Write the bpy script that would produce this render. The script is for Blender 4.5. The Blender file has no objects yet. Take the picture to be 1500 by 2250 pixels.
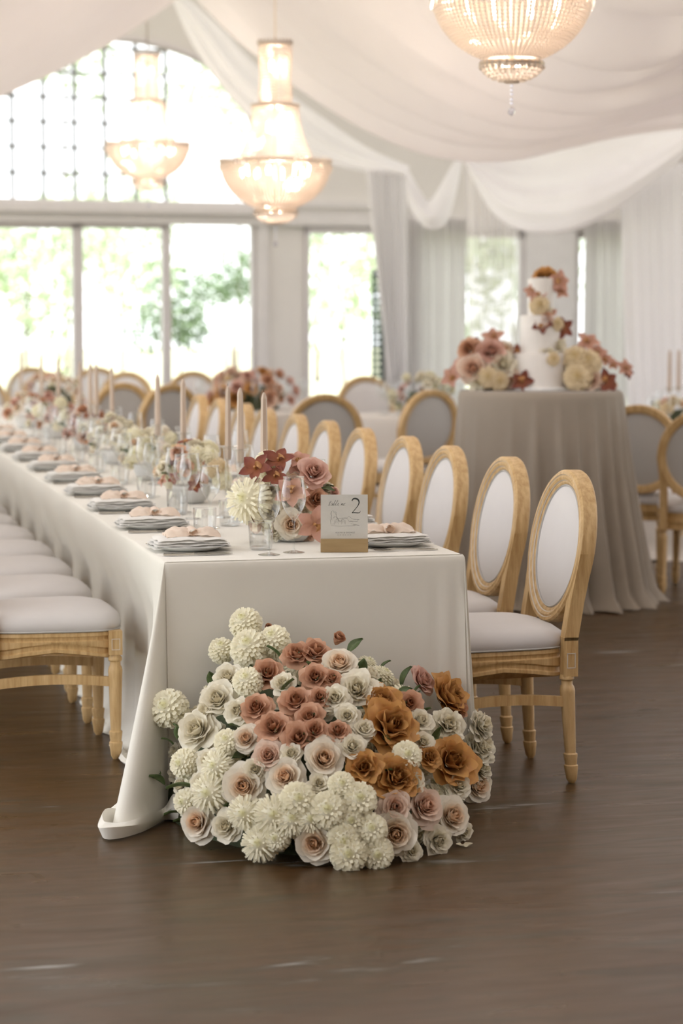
import bpy, math, random
from mathutils import Vector, Matrix, noise
random.seed(7)
PI = math.pi
sc = bpy.context.scene
col = sc.collection

# ------------------------------------------------------------------ camera
F = 4937.0                                   # focal length in px of the 1500x2250 frame
CAM = Vector((-1.08, -6.61, 1.5))
YAW, PITCH = math.radians(-13.8), math.radians(5.115)
cd = bpy.data.cameras.new('camera'); cam = bpy.data.objects.new('camera', cd); col.objects.link(cam)
cam.location = CAM; cam.rotation_euler = (PI/2 - PITCH, 0, YAW)
cd.sensor_fit = 'VERTICAL'; cd.sensor_height = 36; cd.sensor_width = 24; cd.lens = F/2250*36
cd.clip_end = 300
cd.dof.use_dof = True; cd.dof.focus_distance = 6.75; cd.dof.aperture_fstop = 2.6
sc.camera = cam

# ------------------------------------------------------------------ world, sun, exposure
SKY = 3.0
w = bpy.data.worlds.new('world'); sc.world = w; w.use_nodes = True
bg = w.node_tree.nodes['Background']; bg.inputs[0].default_value = (0.975, 0.99, 1.03, 1); bg.inputs[1].default_value = SKY
sl = bpy.data.lights.new('sun', 'SUN'); so = bpy.data.objects.new('sun', sl); col.objects.link(so)
so.rotation_euler = (math.radians(38), 0, math.radians(-25)); sl.energy = 6; sl.angle = .02; sl.color = (1, .96, .88)
sc.view_settings.view_transform = 'Standard'; sc.view_settings.look = 'None'
sc.view_settings.gamma = 1; sc.view_settings.use_curve_mapping = False
sc.view_settings.exposure = 0.0
sc.cycles.use_denoising = True
sc.cycles.max_bounces = 8; sc.cycles.diffuse_bounces = 4; sc.cycles.glossy_bounces = 3
sc.cycles.use_adaptive_sampling = True; sc.cycles.adaptive_threshold = .06
sc.cycles.transparent_max_bounces = 24; sc.cycles.transmission_bounces = 6
sc.cycles.sample_clamp_indirect = 8; sc.cycles.caustics_reflective = False; sc.cycles.caustics_refractive = False

def portal(cx, cy, cz, sx, sy, rot):
    l = bpy.data.lights.new('window_portal', 'AREA'); l.shape = 'RECTANGLE'; l.size = sx; l.size_y = sy
    l.cycles.is_portal = True
    o = bpy.data.objects.new('window_portal', l); col.objects.link(o); o.location = (cx, cy, cz); o.rotation_euler = rot
    return o

# ------------------------------------------------------------------ pixel -> place
RM = Matrix.Rotation(YAW, 3, 'Z') @ Matrix.Rotation(PI/2 - PITCH, 3, 'X')
FWD = Vector((-math.sin(YAW), math.cos(YAW), 0)); RIGHT = Vector((math.cos(YAW), math.sin(YAW), 0))
def ray(px, py): return RM @ Vector(((px-750)/F, -(py-1125)/F, -1))
def on_z(px, py, z):
    r = ray(px, py); return CAM + r*((z-CAM.z)/r.z)
def at(px, py, d):
    r = ray(px, py); return CAM + r*(d/r.dot(FWD))
def on_plane(px, py, p0, n):
    r = ray(px, py); return CAM + r*((p0-CAM).dot(n)/r.dot(n))

# ------------------------------------------------------------------ geometry helpers
class G:
    def __init__(s): s.v = []; s.f = []
    def add(s, v, f):
        o = len(s.v); s.v += [Vector(p) for p in v]; s.f += [tuple(i+o for i in q) for q in f]; return s
    def merge(s, g, M=None):
        return s.add([M @ p for p in g.v] if M else g.v, g.f)
    def box(s, x0, x1, y0, y1, z0, z1):
        v = [(x, y, z) for x in (x0, x1) for y in (y0, y1) for z in (z0, z1)]
        return s.add(v, [(0,1,3,2),(4,6,7,5),(0,4,5,1),(2,3,7,6),(0,2,6,4),(1,5,7,3)])
    def prism(s, pts, dirv):
        n = len(pts); a = [Vector(p) for p in pts]; b = [p+Vector(dirv) for p in a]
        return s.add(a+b, [tuple(range(n))[::-1], tuple(range(n, 2*n))] + [(i, (i+1) % n, n+(i+1) % n, n+i) for i in range(n)])
    def grid(s, fn, nu, nv, cu=False):
        v = []; f = []
        nn = nu if cu else nu+1
        for j in range(nv+1):
            for i in range(nn): v.append(fn(i/nu, j/nv))
        for j in range(nv):
            for i in range(nu):
                a = j*nn+i; b = j*nn+(i+1) % nn
                f.append((a, b, b+nn, a+nn))
        return s.add(v, f)
    def lathe(s, prof, seg=20, M=None, cap0=False, cap1=False):
        v = []; f = []
        for r, z in prof:
            for i in range(seg):
                a = 2*PI*i/seg; v.append(Vector((r*math.cos(a), r*math.sin(a), z)))
        for j in range(len(prof)-1):
            for i in range(seg):
                a = j*seg+i; b = j*seg+(i+1) % seg; f.append((a, b, b+seg, a+seg))
        if cap0: f.append(tuple(range(seg))[::-1])
        if cap1: f.append(tuple(range((len(prof)-1)*seg, len(prof)*seg)))
        return s.add([M @ p for p in v] if M else v, f)
    def tube(s, path, r, seg=8, closed=False, sx=1.0):
        path = [Vector(p) for p in path]; n = len(path); v = []; f = []
        up = Vector((0, 0, 1))
        for i, p in enumerate(path):
            t = (path[(i+1) % n]-path[i-1]) if closed else (path[min(i+1, n-1)]-path[max(i-1, 0)])
            t.normalize()
            a = t.cross(up)
            if a.length < .05: a = t.cross(Vector((0, 1, 0)))
            a.normalize(); b = a.cross(t)
            rr = r[i] if isinstance(r, (list, tuple)) else r
            for k in range(seg):
                q = 2*PI*k/seg; v.append(p + a*(rr*sx*math.cos(q)) + b*(rr*math.sin(q)))
        for i in range(n if closed else n-1):
            for k in range(seg):
                f.append((i*seg+k, i*seg+(k+1) % seg, ((i+1) % n)*seg+(k+1) % seg, ((i+1) % n)*seg+k))
        if not closed: f += [tuple(range(seg))[::-1], tuple(range((n-1)*seg, n*seg))]
        return s.add(v, f)
    def mesh(s, name, mat, smooth=True, ang=40):
        m = bpy.data.meshes.new(name); m.from_pydata(s.v, [], s.f); m.update()
        if smooth:
            m.polygons.foreach_set('use_smooth', [True]*len(m.polygons))
            if ang: m.set_sharp_from_angle(angle=math.radians(ang))
        if mat: m.materials.append(mat)
        return m

def link(name, mesh, parent=None, M=None):
    o = bpy.data.objects.new(name, mesh); col.objects.link(o)
    if parent: o.parent = parent
    if M is not None: o.matrix_local = M
    return o
def mk(name, g, mat, parent=None, smooth=True, ang=40, M=None):
    return link(name, g.mesh(name, mat, smooth, ang), parent, M)
def tag(o, label=None, cat=None, group=None, kind=None):
    if label: o['label'] = label
    if cat: o['category'] = cat
    if group: o['group'] = group
    if kind: o['kind'] = kind
    return o
def thing(name, label, cat, loc=(0, 0, 0), rz=0, group=None):
    o = bpy.data.objects.new(name, None); o.empty_display_size = .1; col.objects.link(o)
    o.location = loc; o.rotation_euler = (0, 0, rz)
    return tag(o, label, cat, group)
def children(o): return [c for c in ALLC.get(o.name, [])]
def copy_tree(root, loc, rz=0, label=None, group=None, scale=None):
    r = root.copy(); col.objects.link(r); r.location = loc; r.rotation_euler = (0, 0, rz)
    if scale: r.scale = (scale,)*3
    if label: r['label'] = label
    if group: r['group'] = group
    for ch in list(root.children):
        c = ch.copy(); col.objects.link(c); c.parent = r
        for g in list(ch.children):
            d = g.copy(); col.objects.link(d); d.parent = c
    return r
class Proto:
    """first placing moves the prototype itself, later ones copy it"""
    def __init__(s, root): s.root = root; s.used = False
    def put(s, loc, rz=0, label=None, group=None, scale=None):
        if not s.used:
            s.used = True; o = s.root; o.location = loc; o.rotation_euler = (0, 0, rz)
            if scale: o.scale = (scale,)*3
            if label: o['label'] = label
            if group: o['group'] = group
            return o
        return copy_tree(s.root, loc, rz, label, group, scale)
def lerp(a, b, t): return a+(b-a)*t
def sm(a, b, x):
    t = max(0, min(1, (x-a)/(b-a))); return t*t*(3-2*t)
def spline(pts, n):
    """Catmull-Rom through pts, n+1 samples"""
    P = [Vector(p) for p in pts]; m = len(P)-1; out = []
    for k in range(n+1):
        x = k/n*m; i = min(int(x), m-1); t = x-i
        p0 = P[max(i-1, 0)]; p1 = P[i]; p2 = P[i+1]; p3 = P[min(i+2, m)]
        out.append(.5*((2*p1)+(p2-p0)*t+(2*p0-5*p1+4*p2-p3)*t*t+(3*p1-p0-3*p2+p3)*t**3))
    return out
ORD = ['first', 'second', 'third', 'fourth', 'fifth', 'sixth', 'seventh', 'eighth', 'ninth', 'tenth', 'eleventh', 'twelfth', 'thirteenth', 'fourteenth']

# ------------------------------------------------------------------ materials
def nmat(name):
    m = bpy.data.materials.new(name); m.use_nodes = True
    nt = m.node_tree; b = nt.nodes['Principled BSDF']; out = nt.nodes['Material Output']
    return m, nt, b, out
def noise_col(nt, c1, c2, scale=(1, 1, 1), sc_=5, detail=4, rough=.6, lo=.3, hi=.7, dist=0):
    tc = nt.nodes.new('ShaderNodeTexCoord'); mp = nt.nodes.new('ShaderNodeMapping'); mp.inputs['Scale'].default_value = scale
    nz = nt.nodes.new('ShaderNodeTexNoise'); nz.inputs['Scale'].default_value = sc_; nz.inputs['Detail'].default_value = detail
    nz.inputs['Roughness'].default_value = rough; nz.inputs['Distortion'].default_value = dist
    rp = nt.nodes.new('ShaderNodeValToRGB'); rp.color_ramp.elements[0].position = lo; rp.color_ramp.elements[1].position = hi
    rp.color_ramp.elements[0].color = (*c1, 1); rp.color_ramp.elements[1].color = (*c2, 1)
    nt.links.new(tc.outputs['Object'], mp.inputs[0]); nt.links.new(mp.outputs[0], nz.inputs[0]); nt.links.new(nz.outputs[0], rp.inputs[0])
    return rp, nz, mp, tc
def add_bump(nt, b, src, strength=.2, dist=.01):
    bp = nt.nodes.new('ShaderNodeBump'); bp.inputs['Strength'].default_value = strength; bp.inputs['Distance'].default_value = dist
    nt.links.new(src, bp.inputs['Height']); nt.links.new(bp.outputs[0], b.inputs['Normal'])
def plain(name, c, rough=.6, c2=None, sc_=6, bump=0, metal=0, spec=.5, scale=(1, 1, 1)):
    m, nt, b, out = nmat(name)
    rp, nz, mp, tc = noise_col(nt, c, c2 or tuple(x*.93 for x in c), scale, sc_)
    nt.links.new(rp.outputs[0], b.inputs['Base Color']); b.inputs['Roughness'].default_value = rough; b.inputs['Metallic'].default_value = metal
    b.inputs['Specular IOR Level'].default_value = spec
    if bump: add_bump(nt, b, nz.outputs[0], bump)
    return m
def fabric(name, c, c2=None, trans=.15, weave=900, rough=.85, clear=0, tcol=None, bstr=.12):
    """woven cloth: diffuse + a little light coming through, fine weave relief"""
    m, nt, b, out = nmat(name)
    rp, nz, mp, tc = noise_col(nt, c, c2 or tuple(x*.95 for x in c), (1, 1, 1), 3)
    nt.links.new(rp.outputs[0], b.inputs['Base Color']); b.inputs['Roughness'].default_value = rough
    b.inputs['Specular IOR Level'].default_value = .15; b.inputs['Sheen Weight'].default_value = .15
    n2 = nt.nodes.new('ShaderNodeTexNoise'); n2.inputs['Scale'].default_value = weave; nt.links.new(tc.outputs['Object'], n2.inputs[0])
    add_bump(nt, b, n2.outputs[0], bstr, .002)
    tr = nt.nodes.new('ShaderNodeBsdfTranslucent'); tr.inputs[0].default_value = (*(tcol or c), 1)
    mx = nt.nodes.new('ShaderNodeMixShader'); mx.inputs[0].default_value = trans
    nt.links.new(b.outputs[0], mx.inputs[1]); nt.links.new(tr.outputs[0], mx.inputs[2]); last = mx
    if clear:
        tp = nt.nodes.new('ShaderNodeBsdfTransparent'); m2 = nt.nodes.new('ShaderNodeMixShader'); m2.inputs[0].default_value = clear
        nt.links.new(last.outputs[0], m2.inputs[1]); nt.links.new(tp.outputs[0], m2.inputs[2]); last = m2
    nt.links.new(last.outputs[0], out.inputs[0])
    return m
def glassy(name, tint=(.97, .98, .97), base=.04, rough=.02):
    m, nt, b, out = nmat(name)
    tp = nt.nodes.new('ShaderNodeBsdfTransparent'); tp.inputs[0].default_value = (*tint, 1)
    gl = nt.nodes.new('ShaderNodeBsdfGlossy'); gl.inputs['Roughness'].default_value = rough
    lw = nt.nodes.new('ShaderNodeLayerWeight'); lw.inputs[0].default_value = .35
    mr = nt.nodes.new('ShaderNodeMapRange'); mr.inputs[3].default_value = base; mr.inputs[4].default_value = .95
    nt.links.new(lw.outputs['Facing'], mr.inputs[0])
    pw = nt.nodes.new('ShaderNodeMath'); pw.operation = 'POWER'; pw.inputs[1].default_value = 1.7
    nt.links.new(lw.outputs['Facing'], pw.inputs[0]); nt.links.new(pw.outputs[0], mr.inputs[0])
    mx = nt.nodes.new('ShaderNodeMixShader'); nt.links.new(mr.outputs[0], mx.inputs[0])
    nt.links.new(tp.outputs[0], mx.inputs[1]); nt.links.new(gl.outputs[0], mx.inputs[2]); nt.links.new(mx.outputs[0], out.inputs[0])
    return m
def petal_mat(name, c_in, c_out, pos=(.15, .75), trans=.3, rough=.55, mottle=None):
    """petal colour grows from the heart of the flower to its rim (object space), lightly veined"""
    m, nt, b, out = nmat(name)
    tc = nt.nodes.new('ShaderNodeTexCoord'); ln = nt.nodes.new('ShaderNodeVectorMath'); ln.operation = 'LENGTH'
    sep = nt.nodes.new('ShaderNodeVectorMath'); sep.operation = 'MULTIPLY'; sep.inputs[1].default_value = (1, 1, .0)
    nt.links.new(tc.outputs['Object'], sep.inputs[0]); nt.links.new(sep.outputs[0], ln.inputs[0])
    rp = nt.nodes.new('ShaderNodeValToRGB'); rp.color_ramp.elements[0].position = pos[0]; rp.color_ramp.elements[1].position = pos[1]
    rp.color_ramp.elements[0].color = (*c_in, 1); rp.color_ramp.elements[1].color = (*c_out, 1)
    nt.links.new(ln.outputs['Value'], rp.inputs[0])
    nz = nt.nodes.new('ShaderNodeTexNoise'); nz.inputs['Scale'].default_value = 4; nt.links.new(tc.outputs['Object'], nz.inputs[0])
    mc = nt.nodes.new('ShaderNodeMix'); mc.data_type = 'RGBA'; mc.blend_type = 'MIX'
    mr = nt.nodes.new('ShaderNodeMapRange'); mr.inputs[1].default_value = .45; mr.inputs[2].default_value = .75; mr.inputs[4].default_value = .55
    nt.links.new(nz.outputs[0], mr.inputs[0]); nt.links.new(mr.outputs[0], mc.inputs[0])
    nt.links.new(rp.outputs[0], mc.inputs[6]); mc.inputs[7].default_value = (*(mottle or tuple(x*.85 for x in c_out)), 1)
    nt.links.new(mc.outputs[2], b.inputs['Base Color']); b.inputs['Roughness'].default_value = rough; b.inputs['Specular IOR Level'].default_value = .25
    tr = nt.nodes.new('ShaderNodeBsdfTranslucent'); nt.links.new(mc.outputs[2], tr.inputs[0])
    mx = nt.nodes.new('ShaderNodeMixShader'); mx.inputs[0].default_value = trans
    nt.links.new(b.outputs[0], mx.inputs[1]); nt.links.new(tr.outputs[0], mx.inputs[2]); nt.links.new(mx.outputs[0], out.inputs[0])
    return m
def emit(name, c, s):
    m, nt, b, out = nmat(name); b.inputs['Base Color'].default_value = (*c, 1)
    b.inputs['Emission Color'].default_value = (*c, 1); b.inputs['Emission Strength'].default_value = s
    return m

M = {}
M['wall'] = plain('wall_paint', (.74, .71, .67), .8, (.71, .68, .64), 2)
M['white_wall'] = plain('white_paint', (.78, .76, .74), .7)
M['bounce_wall'] = plain('warm_bounce_wall', (.55, .4, .22), .6, (.5, .35, .18), 2, scale=(1, 1, 6))  # invented warm colour, so the unseen wall bounces yellower light forward
M['trim'] = plain('trim_paint', (.72, .69, .67), .5)
M['roof'] = fabric('translucent_roof', (.74, .71, .68), None, .46, 300, tcol=(.9, .87, .87))  # unseen roof made translucent so sky light brightens the ceiling fabric
M['frame'] = plain('window_frame_paint', (.66, .62, .61), .45)
M['muntin'] = plain('muntin_metal', (.3, .31, .31), .5)
M['pane'] = glassy('window_glass', (.98, .99, .98), .02)
M['glass'] = glassy('table_glass', (.97, .98, .975), .035)
M['cut'] = glassy('cut_crystal', (.96, .965, .965), .14, .05)
M['drape'] = fabric('voile_drape', (.88, .825, .81), (.86, .80, .785), .4, 300, tcol=(.92, .85, .835))
M['drape_white'] = fabric('white_voile', (.92, .905, .91), (.9, .885, .89), .45, 300, tcol=(.92, .9, .9))
M['sheer'] = fabric('sheer_voile', (.92, .9, .89), None, .8, 300, clear=.28)
M['curtain'] = fabric('grey_curtain', (.76, .74, .73), (.72, .7, .69), .45, 400)
M['cloth'] = fabric('ivory_tablecloth', (.82, .785, .70), (.8, .765, .68), .12, 1500)
M['cloth_taupe'] = fabric('taupe_tablecloth', (.36, .305, .245), (.33, .28, .225), .06, 1200)
M['cloth_pale'] = fabric('pale_round_tablecloth', (.74, .68, .61), None, .1, 1200)
M['linen'] = fabric('chair_linen', (.66, .63, .61), (.62, .59, .57), .0, 1400, bstr=.2)
M['linen_grey'] = fabric('chair_back_linen', (.5, .48, .45), (.47, .45, .42), .0, 1400, bstr=.2)
M['napkin'] = fabric('white_linen_napkin', (.8, .78, .73), None, .12, 1600)
M['gauze'] = fabric('peach_gauze', (.87, .73, .61), (.89, .77, .66), .3, 1200, tcol=(.9, .74, .6))
M['porcelain'] = plain('porcelain', (.8, .81, .8), .15)
M['bowl'] = plain('matte_ceramic', (.7, .7, .68), .5)
M['steel'] = plain('cutlery_steel', (.55, .52, .47), .22, metal=1)
M['candle'] = plain('taper_wax', (.54, .42, .33), .45, (.5, .39, .3))
M['wick'] = plain('candle_wick', (.08, .06, .05), .9)
M['oak'] = None
m, nt, b, out = nmat('whitewashed_oak')
rp, nz, mp, tc = noise_col(nt, (.42, .25, .09), (.68, .475, .235), (60, 60, 5), 1.0, 6, .65, .3, .72, .3)
nt.links.new(rp.outputs[0], b.inputs['Base Color']); b.inputs['Roughness'].default_value = .5; add_bump(nt, b, nz.outputs[0], .15, .002)
M['oak'] = m
M['wash'] = plain('whitewash', (.68, .62, .53), .6)
M['block'] = plain('oak_block', (.3, .2, .09), .6, (.36, .25, .12), 1, scale=(8, 60, 60))
M['paper'] = plain('card_paper', (.62, .6, .55), .7, (.6, .58, .53), 40)
M['ink'] = plain('green_black_ink', (.045, .05, .045), .7)
M['ink_soft'] = plain('grey_ink', (.2, .2, .19), .7)
M['icing'] = plain('icing', (.78, .74, .7), .55, (.76, .72, .68), 14, .05)
M['foam'] = plain('mossy_foam', (.035, .05, .02), .9, (.07, .075, .035), 30, .5)
M['stem'] = plain('green_stem', (.09, .13, .05), .6)
M['leaf'] = plain('leaf_green', (.07, .11, .035), .5, (.12, .16, .06), 8)
M['bark'] = plain('bark', (.16, .12, .09), .9, (.1, .08, .06), 14, .5)
M['grass'] = plain('lawn', (.46, .48, .32), .9, (.55, .55, .4), 1.5)
M['foliage'] = plain('garden_foliage', (.33, .44, .26), .7, (.55, .62, .45), 2)
M['dark_foliage'] = plain('dark_garden_foliage', (.1, .17, .08), .7, (.2, .28, .15), 2)
M['green_paint'] = plain('dark_green_paint', (.012, .045, .025), .5)
M['brass'] = plain('champagne_metal', (.86, .74, .62), .35, metal=1)
M['bulb'] = emit('lit_bulb', (1, .8, .55), 30)
m, nt, b, out = nmat('crystal_beads')
tr = nt.nodes.new('ShaderNodeBsdfTranslucent'); tr.inputs[0].default_value = (1, .93, .87, 1)
gl = nt.nodes.new('ShaderNodeBsdfGlossy'); gl.inputs['Roughness'].default_value = .12; gl.inputs[0].default_value = (1, .95, .88, 1)
df = nt.nodes.new('ShaderNodeBsdfDiffuse'); df.inputs[0].default_value = (.97, .9, .84, 1)
x1 = nt.nodes.new('ShaderNodeMixShader'); x1.inputs[0].default_value = .25; x2 = nt.nodes.new('ShaderNodeMixShader'); x2.inputs[0].default_value = .22
nt.links.new(tr.outputs[0], x1.inputs[1]); nt.links.new(df.outputs[0], x1.inputs[2]); nt.links.new(x1.outputs[0], x2.inputs[1]); nt.links.new(gl.outputs[0], x2.inputs[2]); nt.links.new(x2.outputs[0], out.inputs[0])
M['bead'] = m
M['crystal'] = glassy('clear_crystal', (.95, .95, 1), .25, .03)
# flowers
M['cream_rose'] = petal_mat('cream_rose', (.93, .66, .43), (.9, .84, .72), (.1, .62))
M['ivory_rose'] = petal_mat('ivory_rose', (.86, .78, .58), (.91, .86, .72), (.05, .5))
M['blush_rose'] = petal_mat('blush_rose', (.8, .5, .34), (.86, .7, .58), (.08, .7))
M['pompon'] = petal_mat('ivory_pompon', (.74, .7, .36), (.92, .875, .69), (.05, .35), .3)
M['peach_rose'] = petal_mat('dusty_peach_rose', (.5, .24, .13), (.72, .45, .31), (.1, .7), mottle=(.62, .35, .21))
M['mustard_rose'] = petal_mat('caramel_rose', (.42, .2, .06), (.68, .38, .13), (.08, .6), mottle=(.6, .3, .14))
M['pink_rose'] = petal_mat('dusty_pink_rose', (.66, .38, .28), (.78, .52, .43), (.1, .7))
M['orchid'] = petal_mat('mahogany_orchid', (.3, .1, .04), (.2, .055, .04), (.1, .8), .15, mottle=(.28, .1, .06))
M['orchid_pink'] = petal_mat('terracotta_orchid', (.52, .27, .17), (.63, .36, .28), (.1, .8), .25)
M['lip'] = plain('orchid_lip', (.55, .32, .1), .5, (.35, .12, .05), 20)
M['yellow_ball'] = petal_mat('straw_pompon', (.62, .46, .22), (.82, .69, .47), (.1, .6))
# floor
m, nt, b, out = nmat('dark_stained_floor')
tc = nt.nodes.new('ShaderNodeTexCoord')
def fnoise(rot, scale, s, det, dist=0):
    mp = nt.nodes.new('ShaderNodeMapping'); mp.inputs['Rotation'].default_value = (0, 0, rot); mp.inputs['Scale'].default_value = scale
    nz = nt.nodes.new('ShaderNodeTexNoise'); nz.inputs['Scale'].default_value = s; nz.inputs['Detail'].default_value = det; nz.inputs['Distortion'].default_value = dist
    nt.links.new(tc.outputs['Object'], mp.inputs[0]); nt.links.new(mp.outputs[0], nz.inputs[0]); return nz
n1 = fnoise(.5, (1, 3.2, 1), 1.3, 5, .6); n2 = fnoise(.62, (1.2, 9, 1), 2.5, 6, .8); n3 = fnoise(.55, (1.2, 5, 1), 2.2, 5, .7)
r1 = nt.nodes.new('ShaderNodeValToRGB')
for e, (p, c) in zip([r1.color_ramp.elements[0], r1.color_ramp.elements[1], r1.color_ramp.elements.new(.5), r1.color_ramp.elements.new(.62)],
                     [(.3, (.03, .02, .007)), (.8, (.06, .042, .02)), (.5, (.066, .034, .013)), (.62, (.044, .029, .012))]):
    e.position = p; e.color = (*c, 1)
mxa = nt.nodes.new('ShaderNodeMath'); mxa.operation = 'MULTIPLY_ADD'; mxa.inputs[1].default_value = .5
nt.links.new(n2.outputs[0], mxa.inputs[0])
hm = nt.nodes.new('ShaderNodeMath'); hm.operation = 'MULTIPLY'; hm.inputs[1].default_value = .5; nt.links.new(n1.outputs[0], hm.inputs[0]); nt.links.new(hm.outputs[0], mxa.inputs[2])
nt.links.new(mxa.outputs[0], r1.inputs[0]); nt.links.new(r1.outputs[0], b.inputs['Base Color'])
rr = nt.nodes.new('ShaderNodeMapRange'); rr.inputs[1].default_value = .3; rr.inputs[2].default_value = .7; rr.inputs[3].default_value = .26; rr.inputs[4].default_value = .42
nt.links.new(n3.outputs[0], rr.inputs[0]); nt.links.new(rr.outputs[0], b.inputs['Roughness']); b.inputs['Specular IOR Level'].default_value = .42
add_bump(nt, b, n2.outputs[0], .03, .01)
M['floor'] = m

# ------------------------------------------------------------------ room shell
XL, XR, YF = -3.3, 8.6, -11.0
WD = 22.0
WP = at(240, 900, WD); WP.z = 0
WYAW = math.radians(7)                          # end wall turned a little from the table's crosswise axis
WU = Vector((math.cos(WYAW), math.sin(WYAW), 0)); WN = Vector((-math.sin(WYAW), math.cos(WYAW), 0))   # along the wall / outwards
def wuz(px, py, off=0):
    p = on_plane(px, py, WP - WN*off, WN); return (p-WP).dot(WU), p.z
def W3(u, z, off=0): return WP + WU*u + Vector((0, 0, z)) - WN*off      # off = distance into the room
def wbox(g, u0, u1, z0, z1, o0, o1):
    v = [W3(u, z, o) for u in (u0, u1) for o in (o1, o0) for z in (z0, z1)]
    return g.add(v, [(0,1,3,2),(4,6,7,5),(0,4,5,1),(2,3,7,6),(0,2,6,4),(1,5,7,3)])
fl = G().add([(XL-.3, YF-.3, 0), (XR+.3, YF-.3, 0), (XR+.3, 18, 0), (XL-.3, 18, 0)], [(0, 1, 2, 3)])
back_r = W3(9.5, 0); back_l = W3(-9, 0)
fl = G().prism([(XL-.3, YF-.3, -.1), (XR+.3, YF-.3, -.1), (XR+.3, W3((XR+.3-WP.x)/WU.x, 0).y+.2, -.1), (XL-.3, W3((XL-.3-WP.x)/WU.x, 0).y+.2, -.1)], (0, 0, .1))
tag(mk('floor', fl, M['floor'], smooth=False), 'dark brown polished floor with streaky grain', kind='structure')

UL = (XL-WP.x)/WU.x - .2; UR = (XR-WP.x)/WU.x + .2
uA, _ = wuz(-75, 600); uB, zH = wuz(560, 480)       # tall garden opening
u1a, _ = wuz(159, 600); u1b, _ = wuz(185, 600); u2a, _ = wuz(357, 600); u2b, _ = wuz(375, 600)
_, zBm = wuz(280, 441); zH = wuz(280, 492)[1]
uc, zTop = wuz(240, 85); zSpring = wuz(540, 290)[1]
uw2a, z2 = wuz(668, 500); uw2b, _ = wuz(850, 500)
uw3a, _ = wuz(905, 510); uw3b, _ = wuz(1150, 510)  # opening extended unseen behind the grey curtain so daylight glows through it
uw4a, z4 = wuz(1262, 512); uw4b, _ = wuz(1490, 510)
ZW = 5.2
def wallpiece(u0, u1, z0, z1): wbox(wg, u0, u1, z0, z1, -.12, .0)
wg = G()
wallpiece(UL, uA, 0, ZW); wallpiece(uB, uw2a, 0, ZW)
wallpiece(uw2a, uw2b, z2, ZW); wallpiece(uw2b, uw3a, 0, ZW); wallpiece(uw3a, uw3b, z4, ZW); wallpiece(uw3b, uw4a, 0, ZW)
wallpiece(uw4a, uw4b, z4, ZW); wallpiece(uw4b, UR, 0, ZW)
# arch spandrel over the tall opening
hw = (uB-uA)/2; ucn = (uA+uB)/2
def arch(u):
    t = max(-1, min(1, (u-ucn)/hw)); return zSpring + (zTop-zSpring)*math.sqrt(max(0, 1-t*t))
NA = 28
pts = [(uA + (uB-uA)*i/NA) for i in range(NA+1)]
for i in range(NA):
    a, c = pts[i], pts[i+1]
    v = [W3(a, arch(a), 0), W3(c, arch(c), 0), W3(c, ZW, 0), W3(a, ZW, 0)]
    wg.prism(v, WN*.12)
tag(mk('wall_back', wg, M['wall'], smooth=False), 'beige end wall with arched window and tall garden openings', kind='structure')
# beam between doors and arch
bgm = G(); wbox(bgm, uA-.05, uB+.06, zH, zBm, -.14, .1); wbox(bgm, uA-.05, uB+.06, zH+.1, zH+.16, .1, .17)
tag(mk('trim_1', bgm, M['trim'], smooth=False), 'grey-white beam between arched window and doors', kind='structure')
# arched window: frame, muntins, panes
win = tag(thing('window_1', 'arched window with small square panes above the beam', None), kind='structure')
fr = G(); path_o = [W3(u, arch(u), .03) for u in pts]
fr.tube([W3(uA, zBm, .0)]+path_o+[W3(uB, zBm, .0)], .035, 6); mk('window_frame', fr, M['frame'], win)
gx = [28, 97, 165, 232, 300, 366]; gy = [104, 160, 215, 270, 325, 382]
us = [wuz(x, 300)[0] for x in gx]; step = (us[-1]-us[0])/5
us = [us[0]-step] + us
for u in us:
    if abs(u-ucn) < hw*.98: mk('muntin', wbox(G(), u-.019, u+.019, zBm, arch(u)-.01, -.05, -.02), M['muntin'], win, False)
zz = [wuz(200, y)[1] for y in gy]
for z in zz:
    u0 = uA; u1 = us[-1]
    if z > zSpring:
        h = hw*math.sqrt(max(0, 1-((z-zSpring)/(zTop-zSpring))**2)); u0 = max(u0, ucn-h); u1 = min(u1, ucn+h)
    if u1 > u0: mk('muntin', wbox(G(), u0, u1, z-.015, z+.015, -.05, -.02), M['muntin'], win, False)
# one pane between each pair of bars
ubs = [uA]+us+[uB]; zbs = [zBm]+sorted(zz)+[zTop]
for i in range(len(ubs)-1):
    cells = zip(zbs[:-1], zbs[1:]) if i < len(ubs)-2 else [(zBm, zTop)]
    for z0, z1 in cells:
        top = []
        for k in range(9):
            u = lerp(ubs[i], ubs[i+1], k/8); top.append((u, min(z1, arch(u)-.01)))
        if max(t[1] for t in top) <= z0+.01: continue
        poly = [W3(ubs[i], z0, -.035), W3(ubs[i+1], z0, -.035)] + [W3(u, max(z, z0), -.035) for u, z in reversed(top)]
        g = G(); g.add(poly, [tuple(range(len(poly)))]); mk('pane', g, M['pane'], win, False)
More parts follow.
